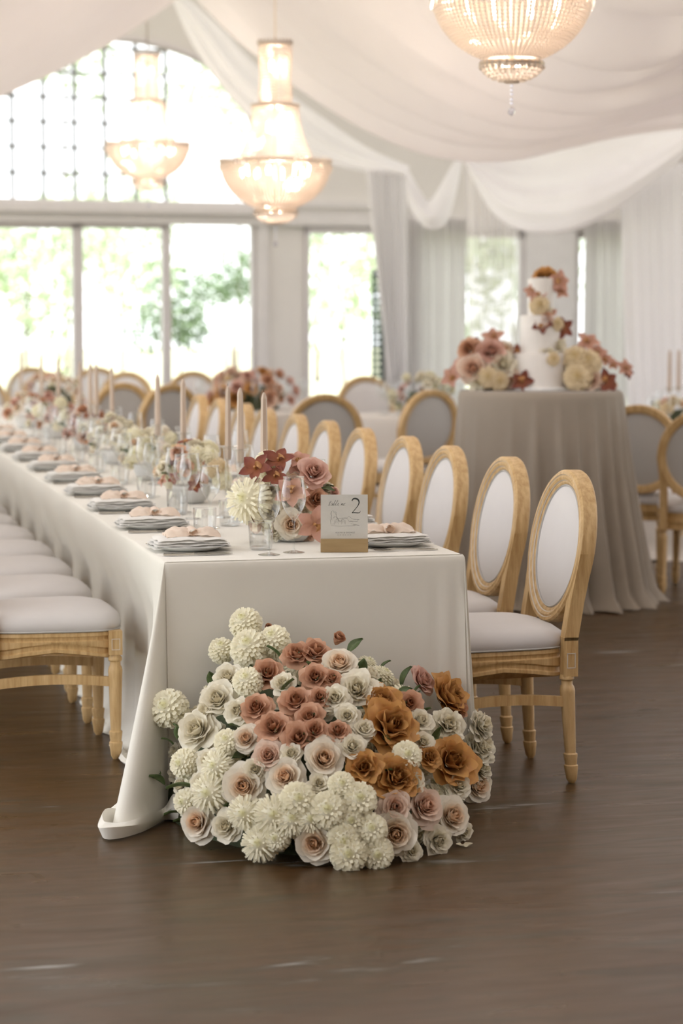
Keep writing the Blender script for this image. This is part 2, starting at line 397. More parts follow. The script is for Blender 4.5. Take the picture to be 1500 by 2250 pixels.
# garden doors below the beam
def door(n, u0, u1, z1, label, bar=.045):
    d = tag(thing('door_%d' % n, label, None), kind='structure'); fg = G()
    wbox(fg, u0, u0+bar, 0, z1, -.06, .02); wbox(fg, u1-bar, u1, 0, z1, -.06, .02); wbox(fg, u0, u1, z1-bar, z1, -.06, .02); wbox(fg, u0, u1, 0, .08, -.06, .02)
    mk('door_frame', fg, M['frame'], d, False)
    mk('pane', wbox(G(), u0+bar, u1-bar, .08, z1-bar, -.025, -.02), M['pane'], d, False)
    return d
door(1, uA, (u1a+u1b)/2, zH, 'glazed garden door left of the thick frame post', .055)
door(2, (u1a+u1b)/2, (u2a+u2b)/2, zH, 'glazed garden door between the two frame posts', .045)
door(3, (u2a+u2b)/2, uB, zH+.05, 'open-looking garden door beside the beige pillar', .04)
def window(n, u0, u1, z1, label):
    d = tag(thing('window_%d' % n, label, None), kind='structure'); fg = G()
    for a in ((u0, u0+.05, 0, z1), (u1-.05, u1, 0, z1), (u0, u1, z1-.06, z1), (u0, u1, 0, .1)): wbox(fg, *a, -.08, .03)
    mk('window_frame', fg, M['frame'], d, False); mk('pane', wbox(G(), u0+.05, u1-.05, .1, z1-.06, -.03, -.025), M['pane'], d, False)
window(2, uw2a, uw2b, z2, 'tall garden window between beige pillar and white drape')
window(3, uw3a, uw3b, z4, 'tall window behind the sheer swagged voile')
window(4, uw4a, uw4b, z4, 'tall window partly covered by grey curtain near the cake')
# pilaster and cornices
tg = G(); wbox(tg, uB, uB+.12, 0, zH+.1, 0, .05); tag(mk('trim_2', tg, M['trim'], smooth=False), 'pale door casing on the beige pillar', kind='structure')
ua, za = wuz(690, 458); tg = G(); wbox(tg, uB+.1, uw3a+.1, z2+.02, z2+.14, 0, .08); wbox(tg, uB+.1, uw3a+.1, z2+.2, z2+.26, 0, .05)
tag(mk('trim_3', tg, M['trim'], smooth=False), 'pale double cornice above the garden windows', kind='structure')
tg = G(); wbox(tg, uw3a, UR, z4+.02, z4+.12, 0, .07); tag(mk('trim_4', tg, M['trim'], smooth=False), 'pale cornice above the curtained windows', kind='structure')
mk_p = G(); wbox(mk_p, uw3b, uw4a, 0, z4+.02, 0, .06); tag(mk('trim_5', mk_p, M['white_wall'], smooth=False), 'white pier between the two curtained windows behind the cake', kind='structure')
# side walls (with the windows that light the room), end wall behind the viewer, roof
def sidewall(name, x, sgn, openings, y1, label):
    g = G(); x0, x1 = (x-.12, x) if sgn < 0 else (x, x+.12); zs, zh = .1, 3.6; last = YF
    for a, c in openings:
        g.box(x0, x1, last, a, 0, 4.4); g.box(x0, x1, a, c, 0, zs); g.box(x0, x1, a, c, zh, 4.4); last = c
        portal(x-.02*sgn, (a+c)/2, (zs+zh)/2, c-a, zh-zs, (PI/2, 0, PI/2 if sgn < 0 else -PI/2)).rotation_euler = (0, PI/2*(-1 if sgn < 0 else 1), 0)
    g.box(x0, x1, last, y1, 0, 4.4)
    tag(mk(name, g, M['white_wall'], smooth=False), label, kind='structure')
def wallY(x): return W3((x-WP.x)/WU.x, 0).y
LEFT_OPEN = [(-3.5, -.6), (-.4, 4.3), (4.5, 9.2), (9.4, 13.4)]
RIGHT_OPEN = [(0, 3), (5, 8), (10, 13)]
sidewall('wall_left', XL, -1, LEFT_OPEN, wallY(XL), 'white side wall with tall windows')
sidewall('wall_right', XR, 1, RIGHT_OPEN, wallY(XR), 'white side wall with windows beyond the drapes')
g = G(); g.box(XL, XR, YF-.12, YF, 0, 5.2)
tag(mk('wall_front', g, M['bounce_wall'], smooth=False), 'unseen wall behind the viewer, coloured warm to bounce light', kind='structure')
RX = WP.x + ucn*WU.x; RZ = 5.15
def slope(name, xe, label):
    ye = wallY(xe)+.1; yr = wallY(RX)+.1
    g = G().prism([(xe, YF-.2, 4.3), (RX, YF-.2, RZ), (RX, yr, RZ), (xe, ye, 4.3)], (0, 0, .1))
    tag(mk(name, g, M['roof'], smooth=False), label, kind='structure')
slope('ceiling', XL-.2, 'pale sloping ceiling above the fabric')
slope('ceiling_slope', XR+.2, 'pale sloping ceiling above the right fabric')

# ------------------------------------------------------------------ garden outside
gg = G().add([(-40, -40, -.12), (60, -40, -.12), (60, 90, -.12), (-40, 90, -.12)], [(0, 1, 2, 3)])
tag(mk('lawn', gg, M['grass'], smooth=False), 'sunlit lawn outside the windows', 'lawn', kind='structure')
def crown_mesh(seed, n, mat):
    rnd = random.Random(seed); g = G()
    lobes = [(Vector((rnd.uniform(-.6, .6), rnd.uniform(-.6, .6), rnd.uniform(-.5, .6))), rnd.uniform(.3, .5)) for _ in range(14)]
    for i in range(n):
        c, r = rnd.choice(lobes); d = Vector((rnd.gauss(0, 1), rnd.gauss(0, 1), rnd.gauss(0, 1))).normalized()
        p = c + d*r*rnd.uniform(.75, 1.05); s = rnd.uniform(.025, .055)
        a = Vector((rnd.gauss(0, 1), rnd.gauss(0, 1), rnd.gauss(0, 1))).normalized(); b_ = d.cross(a)
        if b_.length < .1: continue
        b_.normalize(); a = (a*.6+d*.4).normalized()
        g.add([p-a*s*1.6, p+b_*s*.7, p+a*s*1.6, p-b_*s*.7], [(0, 1, 2, 3)])
    return g.mesh('crown', mat, False)
CR = [crown_mesh(3, 1300, M['foliage']), crown_mesh(5, 1300, M['foliage']), crown_mesh(8, 1500, M['dark_foliage'])]
def tree(px, d, zc, r, h, k, label, name='garden_tree'):
    p = at(px, 700, d); t = thing(name, label, 'tree', (p.x, p.y, -.12), random.uniform(0, 6), 'trees in the garden')
    g = G(); g.tube([(0, 0, 0), (.05*r, 0, zc*.5), (-.05*r, .03, zc)], [.02*r+.01, .016*r+.008, .01*r], 8); mk('trunk', g, M['bark'], t)
    link('crown', CR[k], t, Matrix.Translation((0, 0, zc+.12)) @ Matrix.Diagonal((r, r, h, 1)))
tree(60, 33, 2.0, 1.4, 1.5, 0, 'pale tree seen through the door next to the thick frame post')
tree(395, 26, 1.45, .62, .6, 2, 'dark rounded shrub outside between the second and third doors', 'garden_shrub')
tree(500, 30, 1.9, .8, .5, 2, 'loose dark shrub outside the door beside the beige pillar', 'garden_shrub')
tree(265, 38, 2.6, 1.4, 1.5, 1, 'leafy tree seen through the door between the frame posts')
tree(760, 36, 2.2, 1.5, 1.7, 1, 'leafy tree outside the window beside the white drape')
tree(150, 46, 7.2, 2.0, 1.7, 0, 'tall tree behind the small panes of the arched window')
tree(520, 46, 6.0, 1.6, 1.2, 1, 'tall tree behind the clear right part of the arched window')
tree(1140, 38, 2.4, 1.7, 2.0, 0, 'leafy tree outside the window behind the cake')

# ------------------------------------------------------------------ fabric swags and curtains
def sheet(name, label, guides, mat, nu=40, nv=30, folds=6, amp=.03, cat='drape', seed=1, dirv=None):
    """cloth lofted through guide curves (each a list of points); soft folds run along the guides"""
    rows = [spline([at(*p) for p in gd], nu) for gd in guides]
    cols_ = [spline([r[i] for r in rows], nv) for i in range(nu+1)]
    dv = dirv or Vector((0, 0, 1)); g = G()
    def fn(u, v):
        i = round(u*nu); j = round(v*nv); p = cols_[i][j]
        k = noise.noise(Vector((v*folds*1.3, u*1.2, seed*7.1)))*1.2 + .6*math.sin(v*folds*2*PI + 2*noise.noise(Vector((u*2, seed, 0))))
        return p + dv*(amp*k*(.35+.65*math.sin(PI*min(1, max(0, u)))))
    g.grid(fn, nu, nv)
    return tag(mk(name, g, mat, ang=None), label, cat)
sheet('ceiling_drape', 'wide blush voile panel swooping across the ceiling behind the chandeliers',
      [[(400, -35, 18.6), (520, 92, 18.1), (640, 184, 17.6), (780, 268, 17.0), (930, 330, 16.5), (1090, 345, 16.0), (1240, 318, 15.5), (1390, 288, 15.0), (1560, 270, 14.3), (1800, 262, 13.6), (2060, 250, 13.0)],
       [(500, -60, 17.0), (620, 60, 16.6), (740, 150, 16.2), (860, 222, 15.8), (1010, 282, 15.4), (1150, 298, 14.9), (1290, 275, 14.5), (1430, 245, 14.1), (1580, 215, 13.6), (1800, 195, 13.0), (2060, 180, 12.4)],
       [(720, -80, 14.4), (820, 30, 14.2), (930, 112, 13.9), (1050, 180, 13.6), (1160, 222, 13.4), (1280, 235, 13.2), (1390, 215, 12.9), (1490, 185, 12.7), (1620, 140, 12.4), (1820, 110, 12.0), (2060, 90, 11.6)],
       [(960, -150, 12.4), (1060, -30, 12.3), (1160, 40, 12.2), (1260, 90, 12.0), (1350, 110, 11.9), (1430, 105, 11.8), (1510, 85, 11.6), (1590, 60, 11.5), (1700, 20, 11.3), (1860, -10, 11.0), (2080, -30, 10.7)],
       [(1240, -520, 9.6), (1320, -400, 9.6), (1420, -290, 9.7), (1520, -200, 9.8), (1600, -150, 9.8), (1680, -130, 9.8), (1760, -130, 9.8), (1840, -140, 9.8), (1950, -170, 9.7), (2060, -190, 9.6), (2200, -210, 9.5)]],
      M['drape'], 60, 90, 9, .085)
sheet('ceiling_drape', 'blush voile panel crossing the top of the arched window',
      [[(-160, 285, 14.8), (-60, 243, 15.3), (40, 200, 15.7), (120, 163, 16.0), (210, 113, 16.4), (300, 57, 16.8), (385, -2, 17.2), (440, -60, 17.5)],
       [(-200, 150, 13.4), (-90, 120, 13.7), (20, 85, 14.0), (110, 45, 14.2), (210, -10, 14.5), (310, -70, 14.8), (400, -130, 15.1), (470, -190, 15.4)],
       [(-280, -80, 11.4), (-160, -110, 11.6), (-40, -140, 11.8), (80, -180, 12.0), (200, -230, 12.2), (320, -290, 12.4), (420, -350, 12.6), (520, -420, 12.8)],
       [(-420, -500, 9.0), (-280, -530, 9.1), (-120, -570, 9.2), (20, -620, 9.3), (160, -680, 9.4), (320, -740, 9.5), (460, -800, 9.6), (600, -880, 9.7)]],
      M['drape'], 40, 44, 6, .035, seed=4)
sheet('ceiling_drape', 'narrow voile band falling from gable to white drape column',
      [[(395, -20, 19.2), (480, 55, 19.1), (555, 135, 19.0), (640, 208, 18.9), (730, 272, 18.8), (810, 325, 18.7), (900, 365, 18.6)],
       [(388, -5, 19.15), (445, 75, 19.05), (505, 160, 18.95), (590, 240, 18.85), (685, 310, 18.75), (785, 350, 18.65), (895, 380, 18.5)],
       [(380, 5, 19.2), (415, 85, 19.1), (470, 170, 19.0), (550, 262, 18.9), (640, 325, 18.8), (740, 365, 18.7), (890, 392, 18.6)]],
      M['drape_white'], 40, 16, 3, .03, seed=9, dirv=-FWD)
sheet('swag', 'small white voile swag looped beside the drape column',
      [[(897, 372, 18.45), (915, 405, 18.4), (932, 432, 18.35), (944, 440, 18.3), (962, 415, 18.3), (985, 375, 18.35), (1006, 342, 18.4)],
       [(894, 378, 18.4), (905, 430, 18.3), (925, 462, 18.2), (946, 472, 18.15), (972, 452, 18.2), (994, 400, 18.3), (1012, 342, 18.4)],
       [(890, 384, 18.4), (897, 448, 18.3), (922, 490, 18.25), (947, 503, 18.2), (980, 490, 18.25), (1001, 430, 18.3), (1018, 342, 18.4)]],
      M['drape_white'], 30, 16, 2, .012, 'swag', 5, -FWD)
sheet('swag', 'large white voile swag hanging above the cake',
      [[(1022, 338, 17.2), (1130, 343, 17.0), (1250, 318, 16.6), (1390, 285, 16.1), (1560, 240, 15.5)],
       [(1020, 343, 17.1), (1120, 395, 16.8), (1235, 400, 16.4), (1375, 355, 15.9), (1560, 262, 15.4)],
       [(1019, 347, 17.0), (1108, 440, 16.6), (1225, 455, 16.2), (1365, 410, 15.7), (1560, 280, 15.3)],
       [(1018, 352, 17.0), (1092, 475, 16.7), (1205, 512, 16.3), (1350, 462, 15.8), (1560, 296, 15.3)],
       [(1018, 354, 17.1), (1090, 472, 16.9), (1205, 505, 16.6), (1350, 458, 16.1), (1560, 290, 15.5)]],
      M['drape_white'], 44, 40, 6, .03, 'swag', 6, -FWD)
def pleated(name, label, tl, tr, bl, br, mat, folds, amp, cat='curtain', ztop=None, seed=2, nv=24):
    """hanging gathered cloth: tl/tr = (px,py,d) of the top corners, bl/br = (px,d) where it meets the floor"""
    A, B = at(*tl), at(*tr); C = at(bl[0], 800, bl[1]); D = at(br[0], 800, br[1]); C.z = D.z = .015
    nu = folds*8; n = (B-A).cross(Vector((0, 0, 1))).normalized(); g = G()
    def fn(u, v):
        p = A.lerp(B, u).lerp(C.lerp(D, u), v)
        k = math.sin(u*folds*2*PI + 1.5*noise.noise(Vector((u*3, v*1.5, seed)))) + .5*noise.noise(Vector((u*folds*.7, v*.8, seed+3)))
        return p + n*(amp*k)
    g.grid(fn, nu, nv); return tag(mk(name, g, mat, ang=None), label, cat)
pleated('drape_column', 'white voile column gathered between window and small swag', (803, 372, 18.6), (892, 380, 18.6), (880, 18.6), (896, 18.6), M['drape_white'], 6, .05, 'drape')
pleated('sheer_drape', 'sheer white voile hanging below the large swag', (1020, 343, 17.4), (1140, 360, 17.3), (1040, 17.4), (1118, 17.4), M['sheer'], 6, .05, 'drape', seed=8)
pleated('white_drape', 'broad white voile drape hanging at the end of the large swag', (1368, 400, 16.4), (1590, 330, 15.6), (1398, 16.4), (1590, 15.6), M['drape_white'], 9, .05, 'drape', seed=11)
pleated('white_drape', 'second white voile drape beyond the broad one, past the round table', (1600, 330, 16.2), (1900, 300, 16.0), (1610, 16.2), (1900, 16.0), M['drape_white'], 12, .05, 'drape', seed=15)
def wallcurtain(label, pxa, pxb, pytop, folds, seed):
    u0, z = wuz(pxa, pytop, .2); u1, _ = wuz(pxb, pytop, .2); g = G()
    g.grid(lambda u, v: W3(lerp(u0, u1, u), lerp(z, .02, v), .2+.045*(math.sin(u*folds*2*PI+noise.noise(Vector((u*4, v, seed))))+.4*math.sin(u*folds*3.3*PI))), folds*8, 12)
    tag(mk('curtain', g, M['curtain'], ang=None), label, 'curtain')
wallcurtain('grey pleated curtain beside the white drape column', 890, 1024, 478, 8, 1)
wallcurtain('grey pleated curtain to one side of the cake, beside broad white drape', 1284, 1384, 484, 7, 2)
# narrow dark green shutter at the window edge
ua, zt = wuz(818, 592, .12); ub, _ = wuz(842, 592, .12)
sh = thing('shutter', 'narrow dark green shutter standing at the window edge', 'shutter', W3((ua+ub)/2, 0, .12))
def sbox(a, c, z0, z1, o0, o1):
    g = G(); wbox(g, a, c, z0, z1, o0, o1); g.v = [p-sh.location for p in g.v]; return g
mk('shutter_frame', sbox(ua, ua+.018, 0, zt, .1, .14).merge(sbox(ub-.018, ub, 0, zt, .1, .14)).merge(sbox(ua, ub, zt-.05, zt, .1, .14)).merge(sbox(ua, ub, 0, .06, .1, .14)), M['green_paint'], sh, False)
for k in range(26):
    z = lerp(.07, zt-.11, k/25); mk('slat', sbox(ua+.016, ub-.016, z, z+.05, .105, .13), M['green_paint'], sh, False)

# ------------------------------------------------------------------ chandeliers
def chandelier():
    t = thing('chandelier', '', 'chandelier')
    for r, z in ((.094, .70), (.094, .345), (.14, .336), (.2, .02), (.327, 0), (.125, -.285)):
        mk('ring', G().tube([(r*math.cos(a*PI/24), r*math.sin(a*PI/24), z) for a in range(48)], .009, 6, True), M['brass'], t)
    g = G().tube([(0, 0, -.3), (0, 0, .3), (0, 0, .72)], .012, 8); mk('central_stem', g, M['brass'], t)
    def beads(name, rows, rb):
        g = G()
        for n, r, z, ph in rows:
            for i in range(n):
                a = 2*PI*(i+ph)/n; c = Vector((r*math.cos(a), r*math.sin(a), z))
                g.add([c+Vector(o)*rb for o in ((1,0,0),(0,1,0),(-1,0,0),(0,-1,0),(0,0,1.25),(0,0,-1.25))], [(0,1,4),(1,2,4),(2,3,4),(3,0,4),(1,0,5),(2,1,5),(3,2,5),(0,3,5)])
        return tag(mk(name, g, M['bead'], t, False), kind='stuff')
    beads('crown_strands', [(38, .091+.004*math.sin(k*.5), .69-.0185*k, 0) for k in range(19)] + [(26, .102, .7, .5), (26, .1, .715, .2)], .0098)
    beads('neck_strands', [(48, .135+.085*(k/16)**2, .325-.0185*k, 0) for k in range(17)], .0098)
    rows = []
    for k in range(23):
        q = k/22*1.2; rows.append((84 if k < 16 else 60, .325*math.cos(q), -.275*math.sin(q), 0))
    beads('bowl_strands', rows + [(58, .334, .012, .5), (58, .332, -.02, .25)], .0105)
    beads('basket_strands', [(26, .128*math.cos(k/6*1.35), -.285-.07*math.sin(k/6*1.35), 0) for k in range(7)] + [(30, .13, -.30, .5)], .0098)
    g = G()
    for i in range(30):
        a = 2*PI*i/30; c = Vector((.335*math.cos(a), .335*math.sin(a), -.035)); g.add([c+Vector(o) for o in ((.006,0,0),(0,.006,0),(-.006,0,0),(0,-.006,0),(0,0,.016),(0,0,-.03))], [(0,1,4),(1,2,4),(2,3,4),(3,0,4),(1,0,5),(2,1,5),(3,2,5),(0,3,5)])
    tag(mk('rim_fringe', g, M['bead'], t, False), kind='stuff')
    for z in (-.375, -.392, -.408, -.43, -.446):
        mk('pendant_bead', G().lathe([(0, .008), (.006, .004), (.006, -.004), (0, -.008)], 8), M['crystal'], t, M=Matrix.Translation((0, 0, z)))
    mk('pendant_ball', G().lathe([(0, .02), (.012, .012), (.017, 0), (.012, -.012), (0, -.02)], 8), M['crystal'], t, False, M=Matrix.Translation((0, 0, -.478)))
    bm_ = G().lathe([(0, .045), (.006, .035), (.013, .01), (.011, -.01), (.007, -.02), (0, -.02)], 10).mesh('bulb', M['bulb'])
    for n, r, z in ((8, .2, -.06), (3, .06, .2), (3, .035, .56)):
        for i in range(n):
            a = 2*PI*i/n+.3; link('bulb', bm_, t, Matrix.Translation((r*math.cos(a), r*math.sin(a), z)))
    return t
CH = Proto(chandelier())
def hang(px, py, d, up, label, scale=1):
    o = CH.put(at(px, py, d), .3*px, label, 'crystal chandeliers', scale)
    mk('hanging_rod', G().tube([(0, 0, .7), (0, 0, up)], .006, 6), M['brass'], o); return o
# (lamp lights are linked after the copies so that every chandelier has its own)
chs = [hang(605, 358, 13.5, 2.4, 'crystal chandelier hanging lowest, in front of the beam and pillar'),
       hang(1125, -14, 9.4, 1.9, 'crystal chandelier whose bowl hangs against the draped ceiling fabric', 1.0),
       hang(325, 318, 18.0, 2.0, 'faint crystal chandelier hanging in front of the arched window')]
for o in chs:
    for z, e in ((-.06, 30), (.22, 8), (.55, 8)):
        l = bpy.data.lights.new('bulb_light', 'POINT'); l.energy = e; l.color = (1, .85, .73); l.shadow_soft_size = .05
        lo = bpy.data.objects.new('bulb_light', l); col.objects.link(lo); lo.parent = o; lo.location = (0, 0, z)

# ------------------------------------------------------------------ chairs
def ellipse_ring(a, c, prof, n=48):
    """moulded oval frame in the x-z plane; prof = (outward, depth) points"""
    v = []; f = []; m = len(prof)
    for i in range(n):
        q = 2*PI*i/n
        for o, y in prof: v.append(Vector(((a+o)*math.cos(q), y, (c+o)*math.sin(q))))
    for i in range(n):
        for k in range(m): f.append((i*m+k, i*m+(k+1) % m, ((i+1) % n)*m+(k+1) % m, ((i+1) % n)*m+k))
    return G().add(v, f)
LEGP = [(.010, 0), (.017, .012), (.020, .035), (.0225, .05), (.0225, .057), (.019, .06), (.0205, .075), (.0225, .088), (.0225, .094), (.0175, .098), (.019, .13), (.0215, .22), (.0235, .285), (.0245, .3), (.022, .312), (.018, .318), (.018, .33), (.0235, .336), (.0235, .343), (.019, .35), (.019, .36)]
def make_chair():
    t = thing('dining_chair', '', 'chair')
    # front +y, seat half width .24 front / .21 back, depth .46; back lean
    BW, FW_, YB, YFr = .205, .235, -.215, .215
    # seat rails, gently bowed
    def rail_outline(grow):
        pts = []
        for i in range(40):
            q = 2*PI*i/40; cx, sy = math.cos(q), math.sin(q)
            sx = math.copysign(abs(cx)**.45, cx); sy2 = math.copysign(abs(sy)**.45, sy)
            y = sy2*(.225+grow); wv = lerp(BW, FW_, (y+.225)/.45)+grow
            pts.append((sx*wv, y))
        return pts
    def band(levels):
        g = G(); v = []; f = []
        for gr, z in levels:
            for (x, y) in rail_outline(gr): v.append((x, y, z + (.012*math.cos(y*14) if z < .4 else 0)))
        for j in range(len(levels)-1):
            for i in range(40): f.append((j*40+i, j*40+(i+1) % 40, (j+1)*40+(i+1) % 40, (j+1)*40+i))
        f.append(tuple(range(40))[::-1]); f.append(tuple(range((len(levels)-1)*40, len(levels)*40))); return g.add(v, f)
    mk('seat_rail', band([(0.0, .352), (.008, .356), (.008, .366), (.002, .37), (.002, .382), (.009, .388), (.009, .403), (.003, .407), (.003, .415), (.008, .42), (.006, .432), (0, .434)]), M['oak'], t, ang=50)
    seat = mk('seat_cushion', band([(-.002, .43), (.007, .438), (.012, .455), (.006, .478), (-.02, .496), (-.07, .508), (-.13, .512), (-.18, .513)]), M['linen'], t, ang=None)
    mk('piping', G().tube([(x, y, .437) for x, y in rail_outline(.009)], .0032, 5, True), M['linen_grey'], seat)
    # front legs
    for sx in (-1, 1):
        x = sx*.222; lg = mk('leg', G().lathe(LEGP, 16, Matrix.Translation((x, .2, 0)), True).box(x-.022, x+.022, .178, .222, .355, .436), M['oak'], t)
        for fx in (-1, 1):   # whitewashed square inlay
            xo = x+sx*.0225; g = G()
            for (y0, y1, z0, z1) in ((.186, .214, .372, .374), (.186, .214, .408, .41), (.186, .188, .372, .41), (.212, .214, .372, .41)): g.box(xo-.0008, xo+.0008, y0, y1, z0, z1)
            mk('inlay', g, M['wash'], lg, False); break
        # fluting stripes
    # back legs with blocks, stiles rising into the oval
    LEAN = math.radians(9)
    def bp(x, y, z):           # back plane -> chair space (y = depth towards the front)
        zz = z-.47; return Vector((x, -.222 - zz*math.sin(LEAN) + y*math.cos(LEAN), .47 + zz*math.cos(LEAN) + y*math.sin(LEAN)*.3))
    for sx in (-1, 1):
        x = sx*.205; g = G().lathe(LEGP[:-1]+[(.019, .35)], 16, Matrix.Translation((x, -.235, 0)) @ Matrix.Shear('XY', 4, (0, .06)) , True)
        g.box(x-.021, x+.021, -.245, -.198, .345, .47)
        pth = [bp(x, 0, .46), bp(x, 0, .52), bp(x*1.0, 0, .58), bp(x*1.08, 0, .66), bp(x*1.13, 0, .74)]
        v = []; f = []
        for i, p in enumerate(pth):
            wx = .021 if i < 3 else .014; 
            for dx, dy in ((-wx, -.024), (wx, -.024), (wx, .022), (-wx, .022)): v.append(p+Vector((dx, dy, 0)))
        for i in range(len(pth)-1):
            for k in range(4): f.append((i*4+k, i*4+(k+1) % 4, i*4+4+(k+1) % 4, i*4+4+k))
        g.add(v, f); lg = mk('back_leg', g, M['oak'], t)
        xo = x+sx*.0215; g = G()
        for (y0, y1, z0, z1) in ((-.236, -.208, .372, .3745), (-.236, -.208, .418, .4205), (-.236, -.2335, .372, .42), (-.2105, -.208, .372, .42)): g.box(xo-.0008, xo+.0008, y0, y1, z0, z1)
        mk('inlay', g, M['wash'], lg, False)
    A, C_, ZC = .195, .203, .742
    prof = [(0, .012), (.006, .016), (.012, .016), (.014, .022), (.022, .026), (.030, .022), (.032, .027), (.041, .027), (.047, .02), (.048, -.022), (.044, -.028), (.014, -.028), (.004, -.022), (0, -.012)]
    ring = ellipse_ring(A, C_, prof, 56); ring.v = [bp(p.x, p.y, p.z+ZC) for p in ring.v]; fr_ = mk('back_frame', ring, M['oak'], t, ang=35)
    for o, y in ((.0135, .0185), (.031, .0235)):
        w_ = ellipse_ring(A+o, C_+o, [(-.0022, y-.001), (0, y+.0022), (.0022, y-.001)], 56); w_.v = [bp(p.x, p.y, p.z+ZC) for p in w_.v]; mk('wash_line', w_, M['wash'], fr_)
    def pad(sgn, mat, name, bulge):
        g = G(); N = 40; rings_ = [1.015, .96, .85, .65, .4, .15]
        v = []; f = []
        for k in rings_:
            for i in range(N):
                q = 2*PI*i/N; v.append(bp(A*k*math.cos(q), sgn*(.008+bulge*(1-k**4)), C_*k*math.sin(q)+ZC))
        for j in range(len(rings_)-1):
            for i in range(N): f.append((j*N+i, j*N+(i+1) % N, (j+1)*N+(i+1) % N, (j+1)*N+i))
        f.append(tuple(range((len(rings_)-1)*N, len(rings_)*N))); g.add(v, f); return mk(name, g, mat, t, ang=None)
    pd = pad(1, M['linen'], 'back_pad', .022); pad(-1, M['linen_grey'], 'back_panel', .006)
    e = ellipse_ring(A-.004, C_-.004, [(-.003, .012), (0, .016), (.003, .012), (0, .008)], 48); e.v = [bp(p.x, p.y, p.z+ZC) for p in e.v]; mk('piping', e, M['linen_grey'], pd)
    for sx in (-1, 1):  # arched side stretchers
        g = G(); v = []; f = []
        for k in range(9):
            q = k/8; x = sx*lerp(.205, .222, q); y = lerp(-.222, .2, q); z = .262+.014*math.sin(PI*q)
            for dx, dz in ((-.009, -.016), (.009, -.016), (.009, .016), (-.009, .016)): v.append((x+dx, y, z+dz))
        for i in range(8):
            for k in range(4): f.append((i*4+k, i*4+(k+1) % 4, i*4+4+(k+1) % 4, i*4+4+k))
        mk('stretcher', g.add(v, f), M['oak'], t, ang=30)
    return t
CHAIR = Proto(make_chair())
def chair_row(n, x, y0, step, rz, side, jit):
    for i in range(n):
        CHAIR.put((x+jit[i % len(jit)], y0+step*i, 0), rz+.02*jit[(i+1) % len(jit)]*10,
                  'oval-backed whitewashed oak chair, %s from the flower-covered table end, %s' % (ORD[i], side), 'chairs along the long table')
chair_row(11, 1.085, .285, .68, PI/2, 'cake side', [0, .006, -.008, .01, -.004])
chair_row(9, -.238, 1.03, .68, -PI/2, 'side away from cake', [0, -.008, .006, .01])

